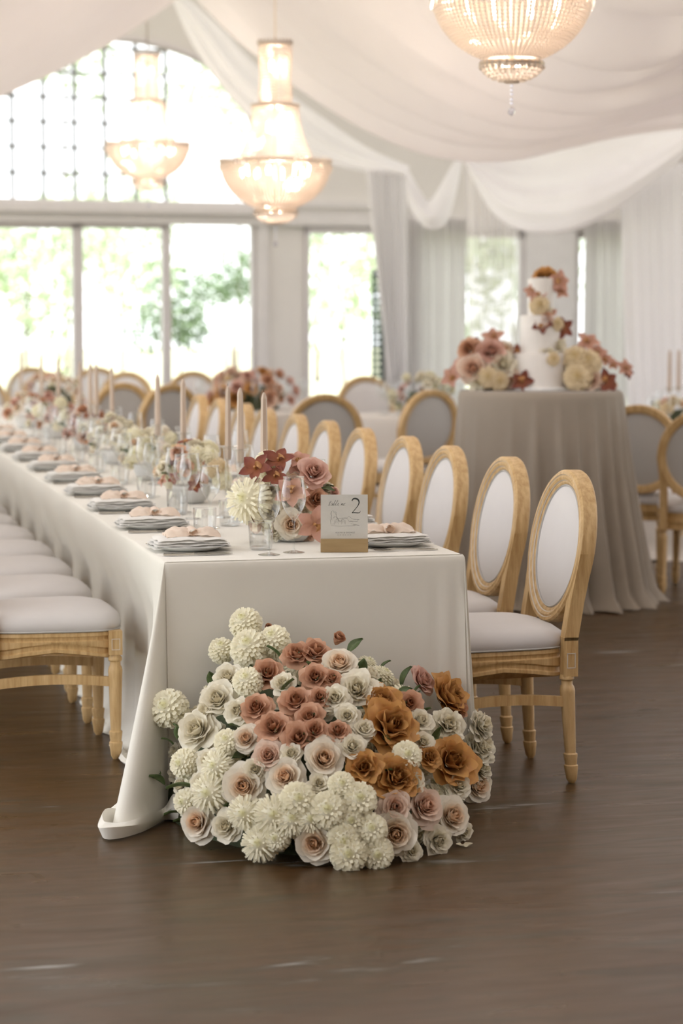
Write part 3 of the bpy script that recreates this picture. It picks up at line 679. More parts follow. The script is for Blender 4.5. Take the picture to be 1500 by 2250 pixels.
# ------------------------------------------------------------------ long table with cloth
TW, TL, TH = .93, 9.3, .75
tb = thing('dining_table', 'long dining table hidden under an ivory cloth', 'table', (TW/2, TL/2, 0))
mk('tabletop', G().box(-TW/2+.01, TW/2-.01, -TL/2+.01, TL/2-.01, TH-.035, TH-.004), M['block'], tb, False)
for sx in (-1, 1):
    for y in (-TL/2+.25, -TL/6, TL/6, TL/2-.25): mk('leg', G().box(sx*.33-.025, sx*.33+.025, y-.025, y+.025, 0, TH-.035), M['block'], tb, False)
def cloth_long():
    path = []    # (x, y, nx, ny, kind, local)
    ny = 150
    for i in range(ny+1): path.append((0, TL*(1-i/ny), -1, 0, 'L'))
    for i in range(1, 40):
        a = PI + PI/2*i/40; path.append((0, 0, math.cos(a), math.sin(a), 'NL'))
    for i in range(61): path.append((TW*i/60, 0, 0, -1, 'F'))
    for i in range(1, 16):
        a = 1.5*PI + PI/2*i/16; path.append((TW, 0, math.cos(a), math.sin(a), 'NR'))
    for i in range(ny+1): path.append((TW, TL*i/ny, 1, 0, 'R'))
    for i in range(1, 6): a = PI/2*i/6; path.append((TW, TL, math.cos(a), math.sin(a), 'E'))
    for i in range(11): path.append((TW*(1-i/10), TL, 0, 1, 'E'))
    for i in range(1, 6): a = PI/2+PI/2*i/6; path.append((0, TL, math.cos(a), math.sin(a), 'E'))
    ts = [0, .004, .012, .03, .07, .13, .2, .28, .37, .46, .55, .64, .72, .8, .87, .93, .97, .99, 1.0]
    def offs(p, k, t):
        x, y, nx, ny_, kd = p; o = 0
        if kd == 'L':
            near = math.exp(-(y/.30)**2); fold = noise.noise(Vector((y*5.5, t*.8, 3)))*.9 + .6*math.sin(y*21+2*noise.noise(Vector((y*2, 0, 1))))
            o = lerp(-.075*sm(.05, .4, t), .075*t, near) + (.004+.024*t)*fold*sm(.05, .5, t) + .06*sm(.9, 1, t)*(1-near)
        elif kd == 'NL':
            a = math.atan2(ny_, nx) % (2*PI); d = a-1.30*PI
            o = .075*t + .24*t**1.15*math.exp(-(d/.36)**2) + .028*t*math.sin(d*8+.6)
        elif kd == 'F':
            a = math.exp(-(x/.16)**2); c = math.exp(-((TW-x)/.10)**2)
            o = .03*t + .05*a*t + .012*t*noise.noise(Vector((x*6, t*.7, 8))) + c*t*(.018*math.sin(x*95+t*1.5)+.02)
        elif kd == 'NR':
            a = math.atan2(ny_, nx) % (2*PI); d = a-1.75*PI; o = .05*t*(1+.5*math.sin(d*9)) - .05*t*sm(-.3, .78, d)
        elif kd == 'R':
            fold = noise.noise(Vector((y*5.5, t*.8, 13)))*.9 + .6*math.sin(y*22)
            o = -.10*sm(0, .4, t)*sm(.0, .1, y) + (.003+.012*t)*fold*sm(0, .25, t)
        else: o = .03*t + .01*t*math.sin(k*1.3)
        return o
    n = len(path); v = []; f = []
    for t in ts:
        for k, p in enumerate(path):
            o = offs(p, k, t) + .006*min(1, t*60); z = TH*(1-t)+.002
            if t == 0: o = -.006
            elif t == .004: z = TH-.001
            v.append((p[0]+p[2]*o, p[1]+p[3]*o, max(z, .004)))
    # pooled hem lying on the floor
    for j, (dz, do) in enumerate(((.012, .014), (.032, .034), (.022, .058), (.003, .05))):
        for k, p in enumerate(path):
            near = {'NL': 1.1, 'F': .4, 'L': .45, 'R': .15, 'NR': .3, 'E': .3}[p[4]]
            if p[4] == 'L': near = lerp(.5, 1, math.exp(-(p[1]/.3)**2))
            if p[4] == 'F': near = lerp(.35, 1.15, math.exp(-(p[0]/.22)**2))
            q = noise.noise(Vector((k*.15, j*.3, 5)))*1.5; o = offs(p, k, 1)+.006 + do*near*(1+.9*q)
            v.append((p[0]+p[2]*o, p[1]+p[3]*o, max(.003, dz*near*(1+1.1*q))))
    rows = len(ts)+4
    for j in range(rows-1):
        for k in range(n): f.append((j*n+k, j*n+(k+1) % n, (j+1)*n+(k+1) % n, (j+1)*n+k))
    g = G().add(v, f)
    r0 = next(i for i, p in enumerate(path) if p[4] == 'R')
    for i in range(ny): g.f.append((i, r0+ny-i, r0+ny-i-1, i+1))
    return g
cl = mk('tablecloth', cloth_long(), M['cloth'], ang=60)
tag(cl, 'ivory cloth draped to the floor over the long dining table', 'tablecloth')

# ------------------------------------------------------------------ flowers: one mesh set per kind
def bez(a, b_, c, v): return a*(1-v)**2 + 2*b_*v*(1-v) + c*v*v
def rose_geo(seed, N=24, ruf=.03, tho=(.95, .8, 1.9), thi=(.55, -.1, -.6), Lo=1.0, Li=.6, wi=.34, wo=.62, r1=.14, nu=6, nv=5, i0=0, i1=None, sink=.3):
    """petals stand in ever wider turns round the heart; the outer ones open and curl back"""
    rnd = random.Random(seed); g = G()
    for i in range(N):
        t = i/(N-1); ph = i*2.39996+rnd.uniform(-.25, .25); q = t**1.05
        th = [lerp(thi[k], tho[k], q)+rnd.uniform(-.14, .14) for k in range(3)]
        L = lerp(Li, Lo, t)*rnd.uniform(.9, 1.1); wd = lerp(wi, wo, t)*rnd.uniform(.9, 1.1)
        r = lerp(.015, r1, t**.9); z = lerp(.0, -sink, t); rz = [(r, z)]; K = 10
        for j in range(K):
            a = bez(*th, (j+.5)/K); r += math.sin(a)*L/K; z += math.cos(a)*L/K; rz.append((max(r, .012), z))
        p1, p2 = rnd.uniform(0, 6), rnd.uniform(0, 6)
        if i < i0 or (i1 is not None and i >= i1): continue
        def fn(u, v):
            uu = 2*u-1; vv = v*(1-.18*uu*uu)*K; j = min(int(vv), K-1); f_ = vv-j
            r = lerp(rz[j][0], rz[j+1][0], f_); z = lerp(rz[j][1], rz[j+1][1], f_)
            wf = .45+.55*math.sin(PI*min(1, .06+.64*v)); f2 = max(-1.7, min(1.7, uu*wd*wf/max(r, .2)))
            rr_ = r + ruf*v*v*math.sin(5*uu+p1) + .07*t*v*(uu*uu-.4); z += ruf*v*v*math.cos(4.3*uu+p2)
            return Vector((rr_*math.cos(ph+f2), rr_*math.sin(ph+f2), z))
        g.grid(fn, nu, nv)
    g.v = [p-Vector((0, 0, .25)) for p in g.v]
    return g
def pompon_geo(seed, N=190, spread=1.8, spike=0.0):
    """ball of small spooned petals over a closed heart"""
    rnd = random.Random(seed); g = G()
    g.lathe([(.01, .80), (.35, .71), (.6, .5), (.74, .15), (.7, -.25), (.45, -.6), (.0, -.7)], 12)
    for i in range(N):
        p = math.acos(max(-1, 1-spread*(i+.5)/N)); a = i*2.39996+rnd.uniform(-.12, .12)
        d = Vector((math.sin(p)*math.cos(a), math.sin(p)*math.sin(a), math.cos(p))); t = Vector((math.cos(p)*math.cos(a), math.cos(p)*math.sin(a), -math.sin(p))); s_ = d.cross(t)
        k = lerp(.5, 1, sm(.05, .9, p)); R = rnd.uniform(.94, 1.05)*lerp(.88, 1.0, sm(0, .8, p)); w_ = (.12-.035*spike)*k; ln = lerp(-.05, .13, sm(0, .7, p))
        b0 = d*.66-t*.02; m1 = d*(R*.88)+t*(ln*.2); tip = d*(R*(1+.07*spike))+t*(ln*(1+.5*spike))
        g.add([b0-s_*w_*.5, b0+s_*w_*.5, m1-s_*w_, m1-d*.05, m1+s_*w_, tip-s_*w_*.8-d*.02, tip+t*.02-d*.04, tip+s_*w_*.8-d*.02], [(0, 1, 3), (0, 3, 2), (1, 4, 3), (2, 3, 6, 5), (3, 4, 7, 6)])
    return g
def orchid_geo(seed, wid=.34):
    rnd = random.Random(seed); g = G()
    for k in range(5):
        ph = 2*PI*k/5+.31+rnd.uniform(-.1, .1); L = rnd.uniform(.88, 1.05); bend = rnd.uniform(-.15, .35)
        def fn(u, v):
            uu = 2*u-1; w_ = wid*math.sin(PI*min(1, .08+.9*v**.85))*(1 if v < .99 else .4)
            r = .05+L*v; z = .22*v - bend*v*v*.9 + .10*uu*uu*math.sin(PI*v); y = uu*w_
            return Vector((r*math.cos(ph)-y*math.sin(ph), r*math.sin(ph)+y*math.cos(ph), z))
        g.grid(fn, 4, 6)
    return g
def lip_geo():
    g = G(); g.grid(lambda u, v: Vector(((.05+.35*v)*math.cos(-PI/2+(u-.5)*1.7), (.05+.35*v)*math.sin(-PI/2+(u-.5)*1.7), .1+.18*math.sin(PI*v)+.12*(2*u-1)**2)), 6, 5)
    g.lathe([(.06, 0), (.09, .1), (.07, .25), (.0, .3)], 8); return g
def leaf_geo():
    g = G(); g.grid(lambda u, v: Vector((v*1.0, (2*u-1)*.26*math.sin(PI*min(1, .04+.95*v)), .12*math.sin(PI*v)+.12*(2*u-1)**2-.06*v)), 4, 8); return g
FL = {}
def reg(key, name, variants, heart=None): FL[key] = (name, variants, heart)
def roses(key, name, mat, n=3, **kw):
    H = 7; N = kw.pop('N', 22)
    reg(key, name, [(rose_geo(31*len(FL)+s_, N, i0=H, **kw).mesh(name, mat, ang=None), rose_geo(31*len(FL)+s_, N, i1=H, **kw).mesh('heart', mat, ang=None)) for s_ in range(n)], 'heart')
roses('R', 'cream_rose', M['cream_rose'], 3, N=30)
roses('W', 'ivory_rose', M['ivory_rose'], 3, N=28, ruf=.05, tho=(1.0, .9, 2.0))
roses('B', 'blush_rose', M['blush_rose'], 2, N=28)
roses('A', 'peach_rose', M['peach_rose'], 3, N=20, ruf=.05, tho=(1.1, 1.0, 2.2), Li=.75, wi=.42, wo=.6, Lo=1.0)
roses('K', 'pink_rose', M['pink_rose'], 2, N=24, ruf=.04)
roses('M', 'caramel_rose', M['mustard_rose'], 3, N=26, ruf=.08, tho=(1.0, .9, 1.8), Lo=1.05, wo=.7, nu=8)
roses('C', 'ruffled_white_rose', M['ivory_rose'], 2, N=36, ruf=.09, tho=(1.1, 1.1, 1.7), thi=(.4, .2, .1), Li=.75, nu=8)
roses('U', 'rose_bud', M['peach_rose'], 1, N=12, ruf=.03, tho=(.7, .1, .6), Lo=1.1, Li=.9, wo=.6, r1=.12)
reg('P', 'pompon_dahlia', [(pompon_geo(s_).mesh('pompon_dahlia', M['pompon'], ang=None), None) for s_ in range(3)])
reg('D', 'spiky_dahlia', [(pompon_geo(s_, 150, 1.75, 1.5).mesh('spiky_dahlia', M['pompon'], ang=None), None) for s_ in range(2)])
reg('Y', 'straw_pompon', [(pompon_geo(9, 130).mesh('straw_pompon', M['yellow_ball'], ang=None), None)])
LIP = lip_geo().mesh('lip', M['lip'])
reg('O', 'orchid', [(orchid_geo(s_).mesh('orchid', M['orchid'], ang=None), LIP) for s_ in range(3)], 'lip')
reg('T', 'terracotta_orchid', [(orchid_geo(s_+5, .36).mesh('terracotta_orchid', M['orchid_pink'], ang=None), LIP) for s_ in range(2)], 'lip')
LEAF = leaf_geo().mesh('leaf', M['leaf'], ang=None)
frnd = random.Random(21)
def orient(pos, n, r, spin=None):
    n = Vector(n).normalized(); q = n.to_track_quat('Z', 'Y').to_matrix().to_4x4()
    return Matrix.Translation(pos) @ q @ Matrix.Rotation(frnd.uniform(0, 6.28) if spin is None else spin, 4, 'Z') @ Matrix.Scale(r, 4)
def flower(parent, key, pos, n, r, base=None, spin=None):
    """pos, n in world space; parent has no rotation"""
    name, var, hn = FL[key]; me, h = frnd.choice(var); off = parent.location if parent else Vector()
    o = link(name, me, parent, orient(Vector(pos)-off, n, r, spin))
    if h: link(hn or 'heart', h, o)
    if base is not None:
        b0 = o.matrix_local.inverted() @ (Vector(base)-off); g = G().tube([Vector((0, 0, -.05)), Vector((0, 0, -.35)).lerp(b0, .35), b0], .0028/r, 5); mk('stem', g, M['stem'], o)
    return o
def leaf(parent, pos, d, L):
    d = Vector(d).normalized(); q = d.to_track_quat('X', 'Z').to_matrix().to_4x4()
    return link('leaf', LEAF, parent, Matrix.Translation(Vector(pos)-parent.location) @ q @ Matrix.Rotation(frnd.uniform(-.8, .8), 4, 'X') @ Matrix.Scale(L, 4))

# ------------------------------------------------------------------ floral installation at the table end
XC, EA, EB, EH = .40, .515, .80, .56
md = thing('flower_mound', 'mound of cream, peach and caramel flowers on the floor against the table end', 'flower arrangement', (XC, -.05, 0))
def mfun(p): return ((p.x-XC)/EA)**2 + ((p.y+.03)/EB)**2 + (p.z/EH)**2
def mound_hit(px, py, k=1.0):
    r = ray(px, py); s_ = 5.5
    while s_ < 7.2:
        p = CAM + r*(s_/r.dot(FWD))
        if p.y > -.09: break
        if mfun(p) < k*k: return p, True
        s_ += .01
    p = on_plane(px, py, Vector((0, -.12, 0)), Vector((0, 1, 0))); return p, False
core = G(); core.grid(lambda u, v: Vector((EA*.80*math.cos(PI*u+PI)*math.cos(v*PI/2), min(-.0, EB*.80*math.sin(PI*u+PI)*math.cos(v*PI/2)), EH*.8*math.sin(v*PI/2))), 24, 10)
mk('foam_base', core, M['foam'], md)
LIST = '''540 1372 32 P;487 1430 26 P;548 1427 38 P;603 1410 32 P;373 1557 38 P;545 1500 30 P;408 1678 30 P;500 1632 27 P;590 1380 15 U;500 1487 32 W;478 1535 42 W;430 1602 48 W;540 1622 32 R
652 1437 33 A;694 1430 36 A;588 1478 37 A;692 1487 32 A;650 1540 39 A;562 1555 36 A;600 1597 40 A;680 1575 33 A;702 1532 26 A;655 1620 36 A;692 1603 30 A;743 1605 27 A;742 1405 24 U;930 1492 33 K
745 1456 40 R;785 1512 42 W;735 1532 32 W;762 1572 28 W;815 1512 26 W;840 1540 46 M;862 1592 62 M;990 1525 50 M;995 1670 56 M;800 1685 40 M;872 1706 50 M;945 1662 27 M;900 1545 30 A;1010 1560 26 A
985 1592 38 C;1060 1592 32 C;1057 1640 38 C;925 1583 30 W;893 1662 30 P;1060 1690 26 C;535 1727 49 R;627 1706 45 R;712 1666 47 R;590 1660 36 B;432 1806 42 R;495 1816 36 W;690 1853 45 R;870 1832 50 R;935 1770 44 B;995 1793 44 R;1050 1750 42 R;965 1857 34 W;868 1772 36 B
655 1758 36 P;720 1781 38 P;787 1758 36 P;750 1726 27 P;602 1790 36 D;640 1803 32 D;815 1822 32 P;755 1842 33 P;765 1905 38 P;828 1896 33 P;572 1853 34 D;480 1685 30 D;465 1742 36 D;412 1762 27 P;540 1786 32 D;768 1800 30 P;700 1720 26 W;455 1670 28 W;910 1720 28 W;1010 1725 28 W;560 1690 28 W;680 1800 28 D;640 1655 26 W;775 1640 30 W;930 1630 26 W;800 1600 28 W;620 1500 28 W;730 1490 22 A;520 1560 30 W;450 1560 26 W;905 1880 26 W;1020 1830 24 W;440 1720 26 W;610 1840 26 P'''
for it in LIST.replace('\n', ';').split(';'):
    a = it.split(); px, py, rp, key = float(a[0]), float(a[1]), float(a[2]), a[3]
    p, hit = mound_hit(px, py); d = (p-CAM).dot(FWD); r = rp*d/F
    n = Vector(((p.x-XC)/EA**2, (p.y+.03)/EB**2, p.z/EH**2)).normalized()
    tocam = (CAM-p).normalized(); n = (n*.75 + tocam*.65 + Vector((frnd.uniform(-.3, .3), 0, frnd.uniform(-.25, .3)))).normalized()
    if p.z < r*.9: p.z = r*.9
    flower(md, key, p, n, r*1.2, base=Vector((lerp(p.x, XC, .35), min(-.05, p.y*.6), p.z*.55)) if key in 'PUAK' else None)
for i in range(110):                                   # deeper layer that fills the gaps
    a = frnd.uniform(PI*1.02, PI*1.98); e = math.asin(frnd.uniform(.04, .95)); k = frnd.uniform(.80, .88)
    p = Vector((XC+EA*k*math.cos(a)*math.cos(e), -.03+EB*k*math.sin(a)*math.cos(e), EH*k*math.sin(e)))
    if p.y > -.1: continue
    n = Vector(((p.x-XC)/EA**2, (p.y+.03)/EB**2, p.z/EH**2)); r = frnd.uniform(.034, .05); p.z = max(p.z, r)
    flower(md, frnd.choice('WWPDWC'), p, n.normalized()+Vector((0, -.2, .1)), r)
for i in range(70):
    a = frnd.uniform(PI*1.02, PI*1.98); e = math.asin(frnd.uniform(.03, .97)); k = frnd.uniform(.82, .93)
    p = Vector((XC+EA*k*math.cos(a)*math.cos(e), min(-.1, -.03+EB*k*math.sin(a)*math.cos(e)), EH*k*math.sin(e)+.01))
    n = Vector(((p.x-XC)/EA**2, (p.y+.03)/EB**2, p.z/EH**2)).normalized(); leaf(md, p, n+Vector((frnd.uniform(-.9, .9), frnd.uniform(-.3, .3), frnd.uniform(-.4, .8))), frnd.uniform(.04, .07))
pf = on_z(395, 1738, .18); leaf(md, at(430, 1735, 6.25), RIGHT*-1+Vector((0, 0, .05)), .085)
pt = thing('fallen_petal', 'single white petal lying on the floor beside the flower mound', 'petal', on_z(1020, 1858, .004))
mk('petal', G().grid(lambda u, v: Vector(((u-.5)*.05*math.sin(PI*(.1+.8*v)), (v-.5)*.035, .006*(2*u-1)**2)), 6, 4), M['ivory_rose'], pt)

# ------------------------------------------------------------------ things on the long table
Z = TH+.003
def wineglass(h, rb, name, label):
    t = thing(name, label, 'glass'); zb = h*.43
    mk('foot', G().lathe([(.034, 0), (.034, .0015), (.02, .004), (.005, .008), (.0035, .014)], 24, None, True), M['glass'], t)
    mk('stem', G().lathe([(.0035, .012), (.003, zb*.5), (.0033, zb-.01), (.006, zb)], 12), M['glass'], t)
    pr = [(.006, zb)]
    for k in range(1, 11):
        q = k/10; pr.append((rb*(math.sin(min(1, q*1.55)*PI/2)**.8)*(1-.22*sm(.45, 1, q)), zb+(h-zb)*(q**1.15)))
    bw = mk('bowl', G().lathe(pr, 28), M['glass'], t)
    mk('rim', G().tube([(pr[-1][0]*math.cos(a*PI/14), pr[-1][0]*math.sin(a*PI/14), h) for a in range(28)], .0014, 5, True), M['cut'], bw)
    return t
WG1 = Proto(wineglass(.235, .041, 'wine_glass', '')); WG2 = Proto(wineglass(.215, .037, 'wine_glass', ''))
def tumbler():
    t = thing('tumbler', '', 'glass'); g = G(); N = 28
    pr = [(.030, 0), (.034, .004), (.036, .03), (.038, .06), (.039, .088)]; v = []; f = []
    for j, (r, z) in enumerate(pr):
        for i in range(N): q = 2*PI*i/N; k = r*(1+(.035 if i % 2 else -.0)*(1 if j < 4 else 0)); v.append((k*math.cos(q), k*math.sin(q), z))
    for j in range(4):
        for i in range(N): f.append((j*N+i, j*N+(i+1) % N, (j+1)*N+(i+1) % N, (j+1)*N+i))
    mk('cut_wall', g.add(v, f), M['cut'], t, False); mk('thick_base', G().lathe([(0, .002), (.029, .002), (.031, .010), (0, .012)], 14), M['cut'], t, False)
    mk('rim', G().tube([(.039*math.cos(a*PI/14), .039*math.sin(a*PI/14), .088) for a in range(28)], .0013, 5, True), M['cut'], t)
    return t
TUM = Proto(tumbler())
def candlestick():
    t = thing('candlestick', '', 'candlestick')
    mk('base', G().lathe([(.045, 0), (.046, .004), (.03, .01), (.014, .02), (.010, .035)], 20, None, True), M['glass'], t)
    mk('stem', G().lathe([(.010, .03), (.014, .05), (.009, .07), (.011, .12), (.013, .17), (.010, .2), (.015, .215)], 16), M['cut'], t)
    mk('cup', G().lathe([(.012, .21), (.018, .225), (.019, .25), (.032, .258), (.032, .26), (.016, .255)], 20), M['glass'], t)
    return t
CST = Proto(candlestick())
def candle():
    t = thing('taper_candle', '', 'candle')
    mk('wax_taper', G().lathe([(.0125, 0), (.0135, .02), (.0115, .18), (.0100, .245), (.005, .262), (.001, .266)], 6, None, True), M['candle'], t, False)
    mk('wick', G().tube([(0, 0, .264), (0, 0, .275)], .0008, 4), M['wick'], t); return t
CND = Proto(candle())
def plate():
    t = thing('dinner_plate', '', 'plate')
    mk('plate_body', G().lathe([(0, .004), (.08, .004), (.09, .006), (.128, .017), (.13, .019), (.127, .016), (.088, .0025), (.075, 0), (0, 0)], 40), M['porcelain'], t); return t
PLT = Proto(plate())
def napkin():
    t = thing('folded_napkin', '', 'napkin')
    for k in range(4):
        g = G(); hx, hy = .124-.005*k, .088-.003*k
        def fn(u, v):
            x = (2*u-1)*hx; y = (2*v-1)*hy; e = noise.noise(Vector((x*22, y*22, k*3.3)))
            return Vector((x+.006*e, y+.007*noise.noise(Vector((x*30, k, 2))), 0.0205+.0075*k+.005*e-.008*max(abs(2*u-1)**6, abs(2*v-1)**6)))
        g.grid(fn, 16, 12); mk('linen_fold', g, M['napkin'], t, ang=None)
    return t
NAP = Proto(napkin())
def gauze():
    """crumpled gauze strip, knotted in the middle"""
    t = thing('gauze_ribbon', '', 'ribbon'); g = G()
    def fn(u, v):
        x = (u-.5)*.17; w_ = .046*(1-.45*math.exp(-((u-.5)/.13)**2)); y = (2*v-1)*w_
        h = .024*abs(math.sin(PI*u*2))**.7*(1-(2*v-1)**2)
        return Vector((x, y+.012*math.sin(u*5), 0.046+h+.007*noise.noise(Vector((u*9, v*6, 4)))+.004*math.sin(v*17+u*8)))
    g.grid(fn, 26, 14); mk('loops', g, M['gauze'], t, ang=None)
    k = G(); k.grid(lambda u, v: Vector((.016*math.cos(2*PI*u)*(1+.15*math.sin(4*PI*v)), (v-.5)*.075, 0.056+.014*math.sin(2*PI*u)*(1+.2*math.sin(5*v)))), 12, 8, True); mk('knot', k, M['gauze'], t, ang=None)
    return t
GZ = Proto(gauze())
def cutlery(kind):
    t = thing(kind, '', kind.split('_')[-1]); L = .205
    def bar(pts, th):
        v = []; f = []
        for x, w_, z in pts:
            for dy, dz in ((-w_, 0), (w_, 0), (w_, th), (-w_, th)): v.append((x, dy, z+dz))
        for i in range(len(pts)-1):
            for k in range(4): f.append((i*4+k, i*4+(k+1) % 4, i*4+4+(k+1) % 4, i*4+4+k))
        f += [(3, 2, 1, 0), tuple(len(v)-4+i for i in range(4))]; return G().add(v, f)
    if kind == 'table_fork':
        mk('handle', bar([(0, .006, .001), (.03, .0065, .001), (.08, .003, .003), (.13, .0028, .005), (.145, .007, .004), (.155, .011, .003)], .0022), M['steel'], t, ang=30)
        for k in range(4): mk('tine', bar([(.153, .0016, .003), (.18, .0013, .001), (L, .0006, .004)], .0018), M['steel'], t, ang=30, M=Matrix.Translation((0, -.0085+.0057*k, 0)))
    else:
        mk('handle', bar([(0, .007, .001), (.04, .0075, .001), (.085, .005, .001), (.095, .006, .001)], .005), M['steel'], t, ang=30)
        mk('blade', bar([(.095, .006, .002), (.12, .009, .002), (.18, .0095, .002), (.205, .006, .002), (.215, .001, .002)], .0012), M['steel'], t, ang=30)
    return t
FRK = Proto(cutlery('table_fork')); KNF = Proto(cutlery('table_knife'))
def setting(i, side, x, y, full=True):
    """side -1: guest sits at x<0 and faces +x"""
    wh = 'cake side' if side > 0 else 'side away from cake'; o = '%s place from the flower-covered end, %s' % (ORD[i], wh)
    rz = 0 if side < 0 else PI; f = -side; j = frnd.uniform(-.03, .03)
    PLT.put((x, y, Z), j, 'white dinner plate, '+o, 'dinner plates on the long table')
    NAP.put((x, y, Z), PI/2*0+j+rz, 'folded white napkin, '+o, 'napkins on the long table')
    GZ.put((x+.01*f, y, Z), PI+j*3+rz, 'peach gauze ribbon on the napkin, '+o, 'gauze ribbons on the long table')
    xe = x-.105*f
    for k in range(2): FRK.put((xe-.004*k*f, y+f*(.152+.024*k), Z+.001), rz+frnd.uniform(-.03, .03), '%s fork, %s' % (['inner', 'outer'][k], o), 'forks on the long table')
    for k in range(2): KNF.put((xe-.004*k*f, y-f*(.152+.026*k), Z+.001), rz+frnd.uniform(-.03, .03), '%s knife, %s' % (['inner', 'outer'][k], o), 'knives on the long table')
for i in range(10): setting(i, -1, .130, .33+.735*i)
for i in range(8): setting(i, 1, .775, .30+.70*i)
# glasses: hand-placed near ones (base px), then per place
def gl(proto, px, py, label, grp): return proto.put(on_z(px, py, Z), frnd.uniform(0, 3), label, grp)
GW, GT = 'wine glasses on the long table', 'cut tumblers on the long table'
gl(WG2, 591, 1219, 'wine glass standing nearest the table edge beside the cut tumbler', GW)
gl(WG1, 645, 1214, 'wine glass between the number card and the edge glass, before the bowl', GW)
gl(TUM, 573, 1207, 'cut crystal tumbler right behind the edge wine glass', GT)
gl(WG2, 462, 1160, 'wine glass standing among the pair of cut tumblers by the second place', GW)
gl(WG1, 418, 1140, 'tall wine glass in front of the second flower bowl', GW)
gl(TUM, 450, 1174, 'cut tumbler under the wine glass by the second place', GT)
gl(TUM, 505, 1155, 'cut tumbler tucked between the first and second place', GT)
gl(TUM, 390, 1128, 'cut tumbler beside the reddish orchids of the second bowl', GT)
gl(WG1, 694, 1158, 'wine glass half hidden behind the number card and pink rose', GW)
gl(WG2, 600, 1120, 'wine glass standing behind the first flower bowl', GW)
gl(WG1, 528, 1066, 'wine glass standing alone on the cake side behind tall candles', GW)
for i in range(2, 10):
    y = .36+.735*i; o = '%s place from the flower-covered end, side away from cake' % ORD[i]
    WG1.put((.325, y-.10, Z), 0, 'taller wine glass, '+o, GW); WG2.put((.335, y-.20, Z), 0, 'shorter wine glass, '+o, GW); TUM.put((.30, y-.29, Z), i, 'cut tumbler, '+o, GT)
for i in range(2, 8):
    y = .30+.70*i; o = '%s place from the flower-covered end, cake side' % ORD[i]
    WG1.put((.61, y+.12, Z), 0, 'taller wine glass, '+o, GW); TUM.put((.63, y+.22, Z), i, 'cut tumbler, '+o, GT)
# candles in glass sticks along the middle (depth from the table's centre line)
for k, (px, ty) in enumerate([(580, 868), (528, 868), (501, 846), (403, 860), (347, 818), (247, 803), (213, 808), (200, 818), (178, 805), (130, 812), (93, 802), (48, 812)]):
    d = 7851/(px+464) + (.0 if k != 1 else .05); p = at(px, 1000, d); ztop = at(px, ty, d).z
    CST.put((p.x, p.y, Z), 0, 'glass candlestick, %s from the number card end' % ORD[k], 'glass candlesticks on the long table')
    CND.put((p.x, p.y, max(Z+.21, min(ztop-.272, Z+.235))), k*.7, 'beige taper candle, %s from the number card end' % ORD[k], 'taper candles on the long table')

# table number card on a wooden block
cp = on_z(756, 1212, Z); card = thing('table_number_card', 'white table number card standing in a wooden block', 'sign', cp, math.radians(-12))
mk('wood_block', G().box(-.0735, .0735, -.02, .02, 0, .041), M['block'], card, False)
cb = mk('card', G().box(-.073, .073, -.001, .001, .035, .178), M['paper'], card, False)
YC = -.0014
def ribbon(strokes, wdt):
    g = G()
    for st in strokes:
        n = len(st); v = []
        for i, (x, z) in enumerate(st):
            a = Vector(st[min(i+1, n-1)])-Vector(st[max(i-1, 0)]); a = a.normalized() if a.length else Vector((1, 0)); w_ = wdt[i] if isinstance(wdt, list) else wdt
            v += [(x-a.y*w_, YC, z+a.x*w_), (x+a.y*w_, YC, z-a.x*w_)]
        g.add(v, [(2*i, 2*i+1, 2*i+3, 2*i+2) for i in range(n-1)])
    return g
def cpx(x, y): return ((x-756)/103*.146, .178-(y-1088)/103*.146)       # place on the card from the photo
two = spline([Vector((*cpx(*p), 0)) for p in [(773.0, 1102), (775, 1098), (780, 1096.5), (786, 1099), (788.5, 1105), (786, 1112), (780, 1120), (773.5, 1127.5)]], 24)
mk('numeral', ribbon([[(p.x, p.y) for p in two]], [.0009+.0016*math.sin(PI*min(1, .15+k/24*1.0))**2 for k in range(25)]).merge(ribbon([[cpx(772.6, 1128), cpx(778, 1127.6), cpx(786, 1128.2), cpx(790, 1127.6), cpx(791.5, 1124)]], [.0012, .0014, .0014, .001, .0004])), M['ink'], cb, False)
def script(x0, y0, sx, word):
    """slanted hand-written strokes; each letter a short path on a unit grid"""
    Lt = {'t': [(0, 0), (.3, .9), (.45, 1.7), (.3, .5), (.4, .05), (.7, .2)], 'a': [(.7, .8), (.35, .9), (.1, .4), (.3, 0), (.6, .4), (.75, .85), (.65, .1), (.95, .2)], 'b': [(0, .2), (.45, 1.2), (.6, 1.8), (.4, 1.6), (.25, .3), (.4, 0), (.65, .3), (.6, .7), (.9, .6)],
          'l': [(0, .2), (.45, 1.2), (.6, 1.8), (.4, 1.6), (.25, .3), (.4, 0), (.7, .2)], 'e': [(0, .3), (.45, .5), (.5, .85), (.25, .8), (.15, .3), (.35, 0), (.75, .25)], 'n': [(0, 0), (.2, .8), (.2, .2), (.5, .85), (.6, .7), (.55, .1), (.9, .2)], 'o': [(.5, .85), (.2, .7), (.1, .25), (.35, 0), (.6, .35), (.5, .85), (.9, .75)], '.': [(.1, 0), (.2, .08)]}
    x = x0; out = []
    for ch in word:
        if ch == ' ': x += sx*.6; continue
        pp = spline([Vector((x+sx*(p[0]+.35*p[1]), y0-sx*1.15*p[1], 0)) for p in Lt[ch]], len(Lt[ch])*3); out.append([cpx(p.x, p.y) for p in pp]); x += sx*.85
        if ch == 't': out.append([cpx(x-sx*.6, y0-sx*1.3), cpx(x+sx*.5, y0-sx*1.5)])
    return ribbon(out, .00035)
tag(mk('script_lettering', script(721, 1112, 5.6, 'table no.'), M['ink_soft'], cb, False), kind='stuff')
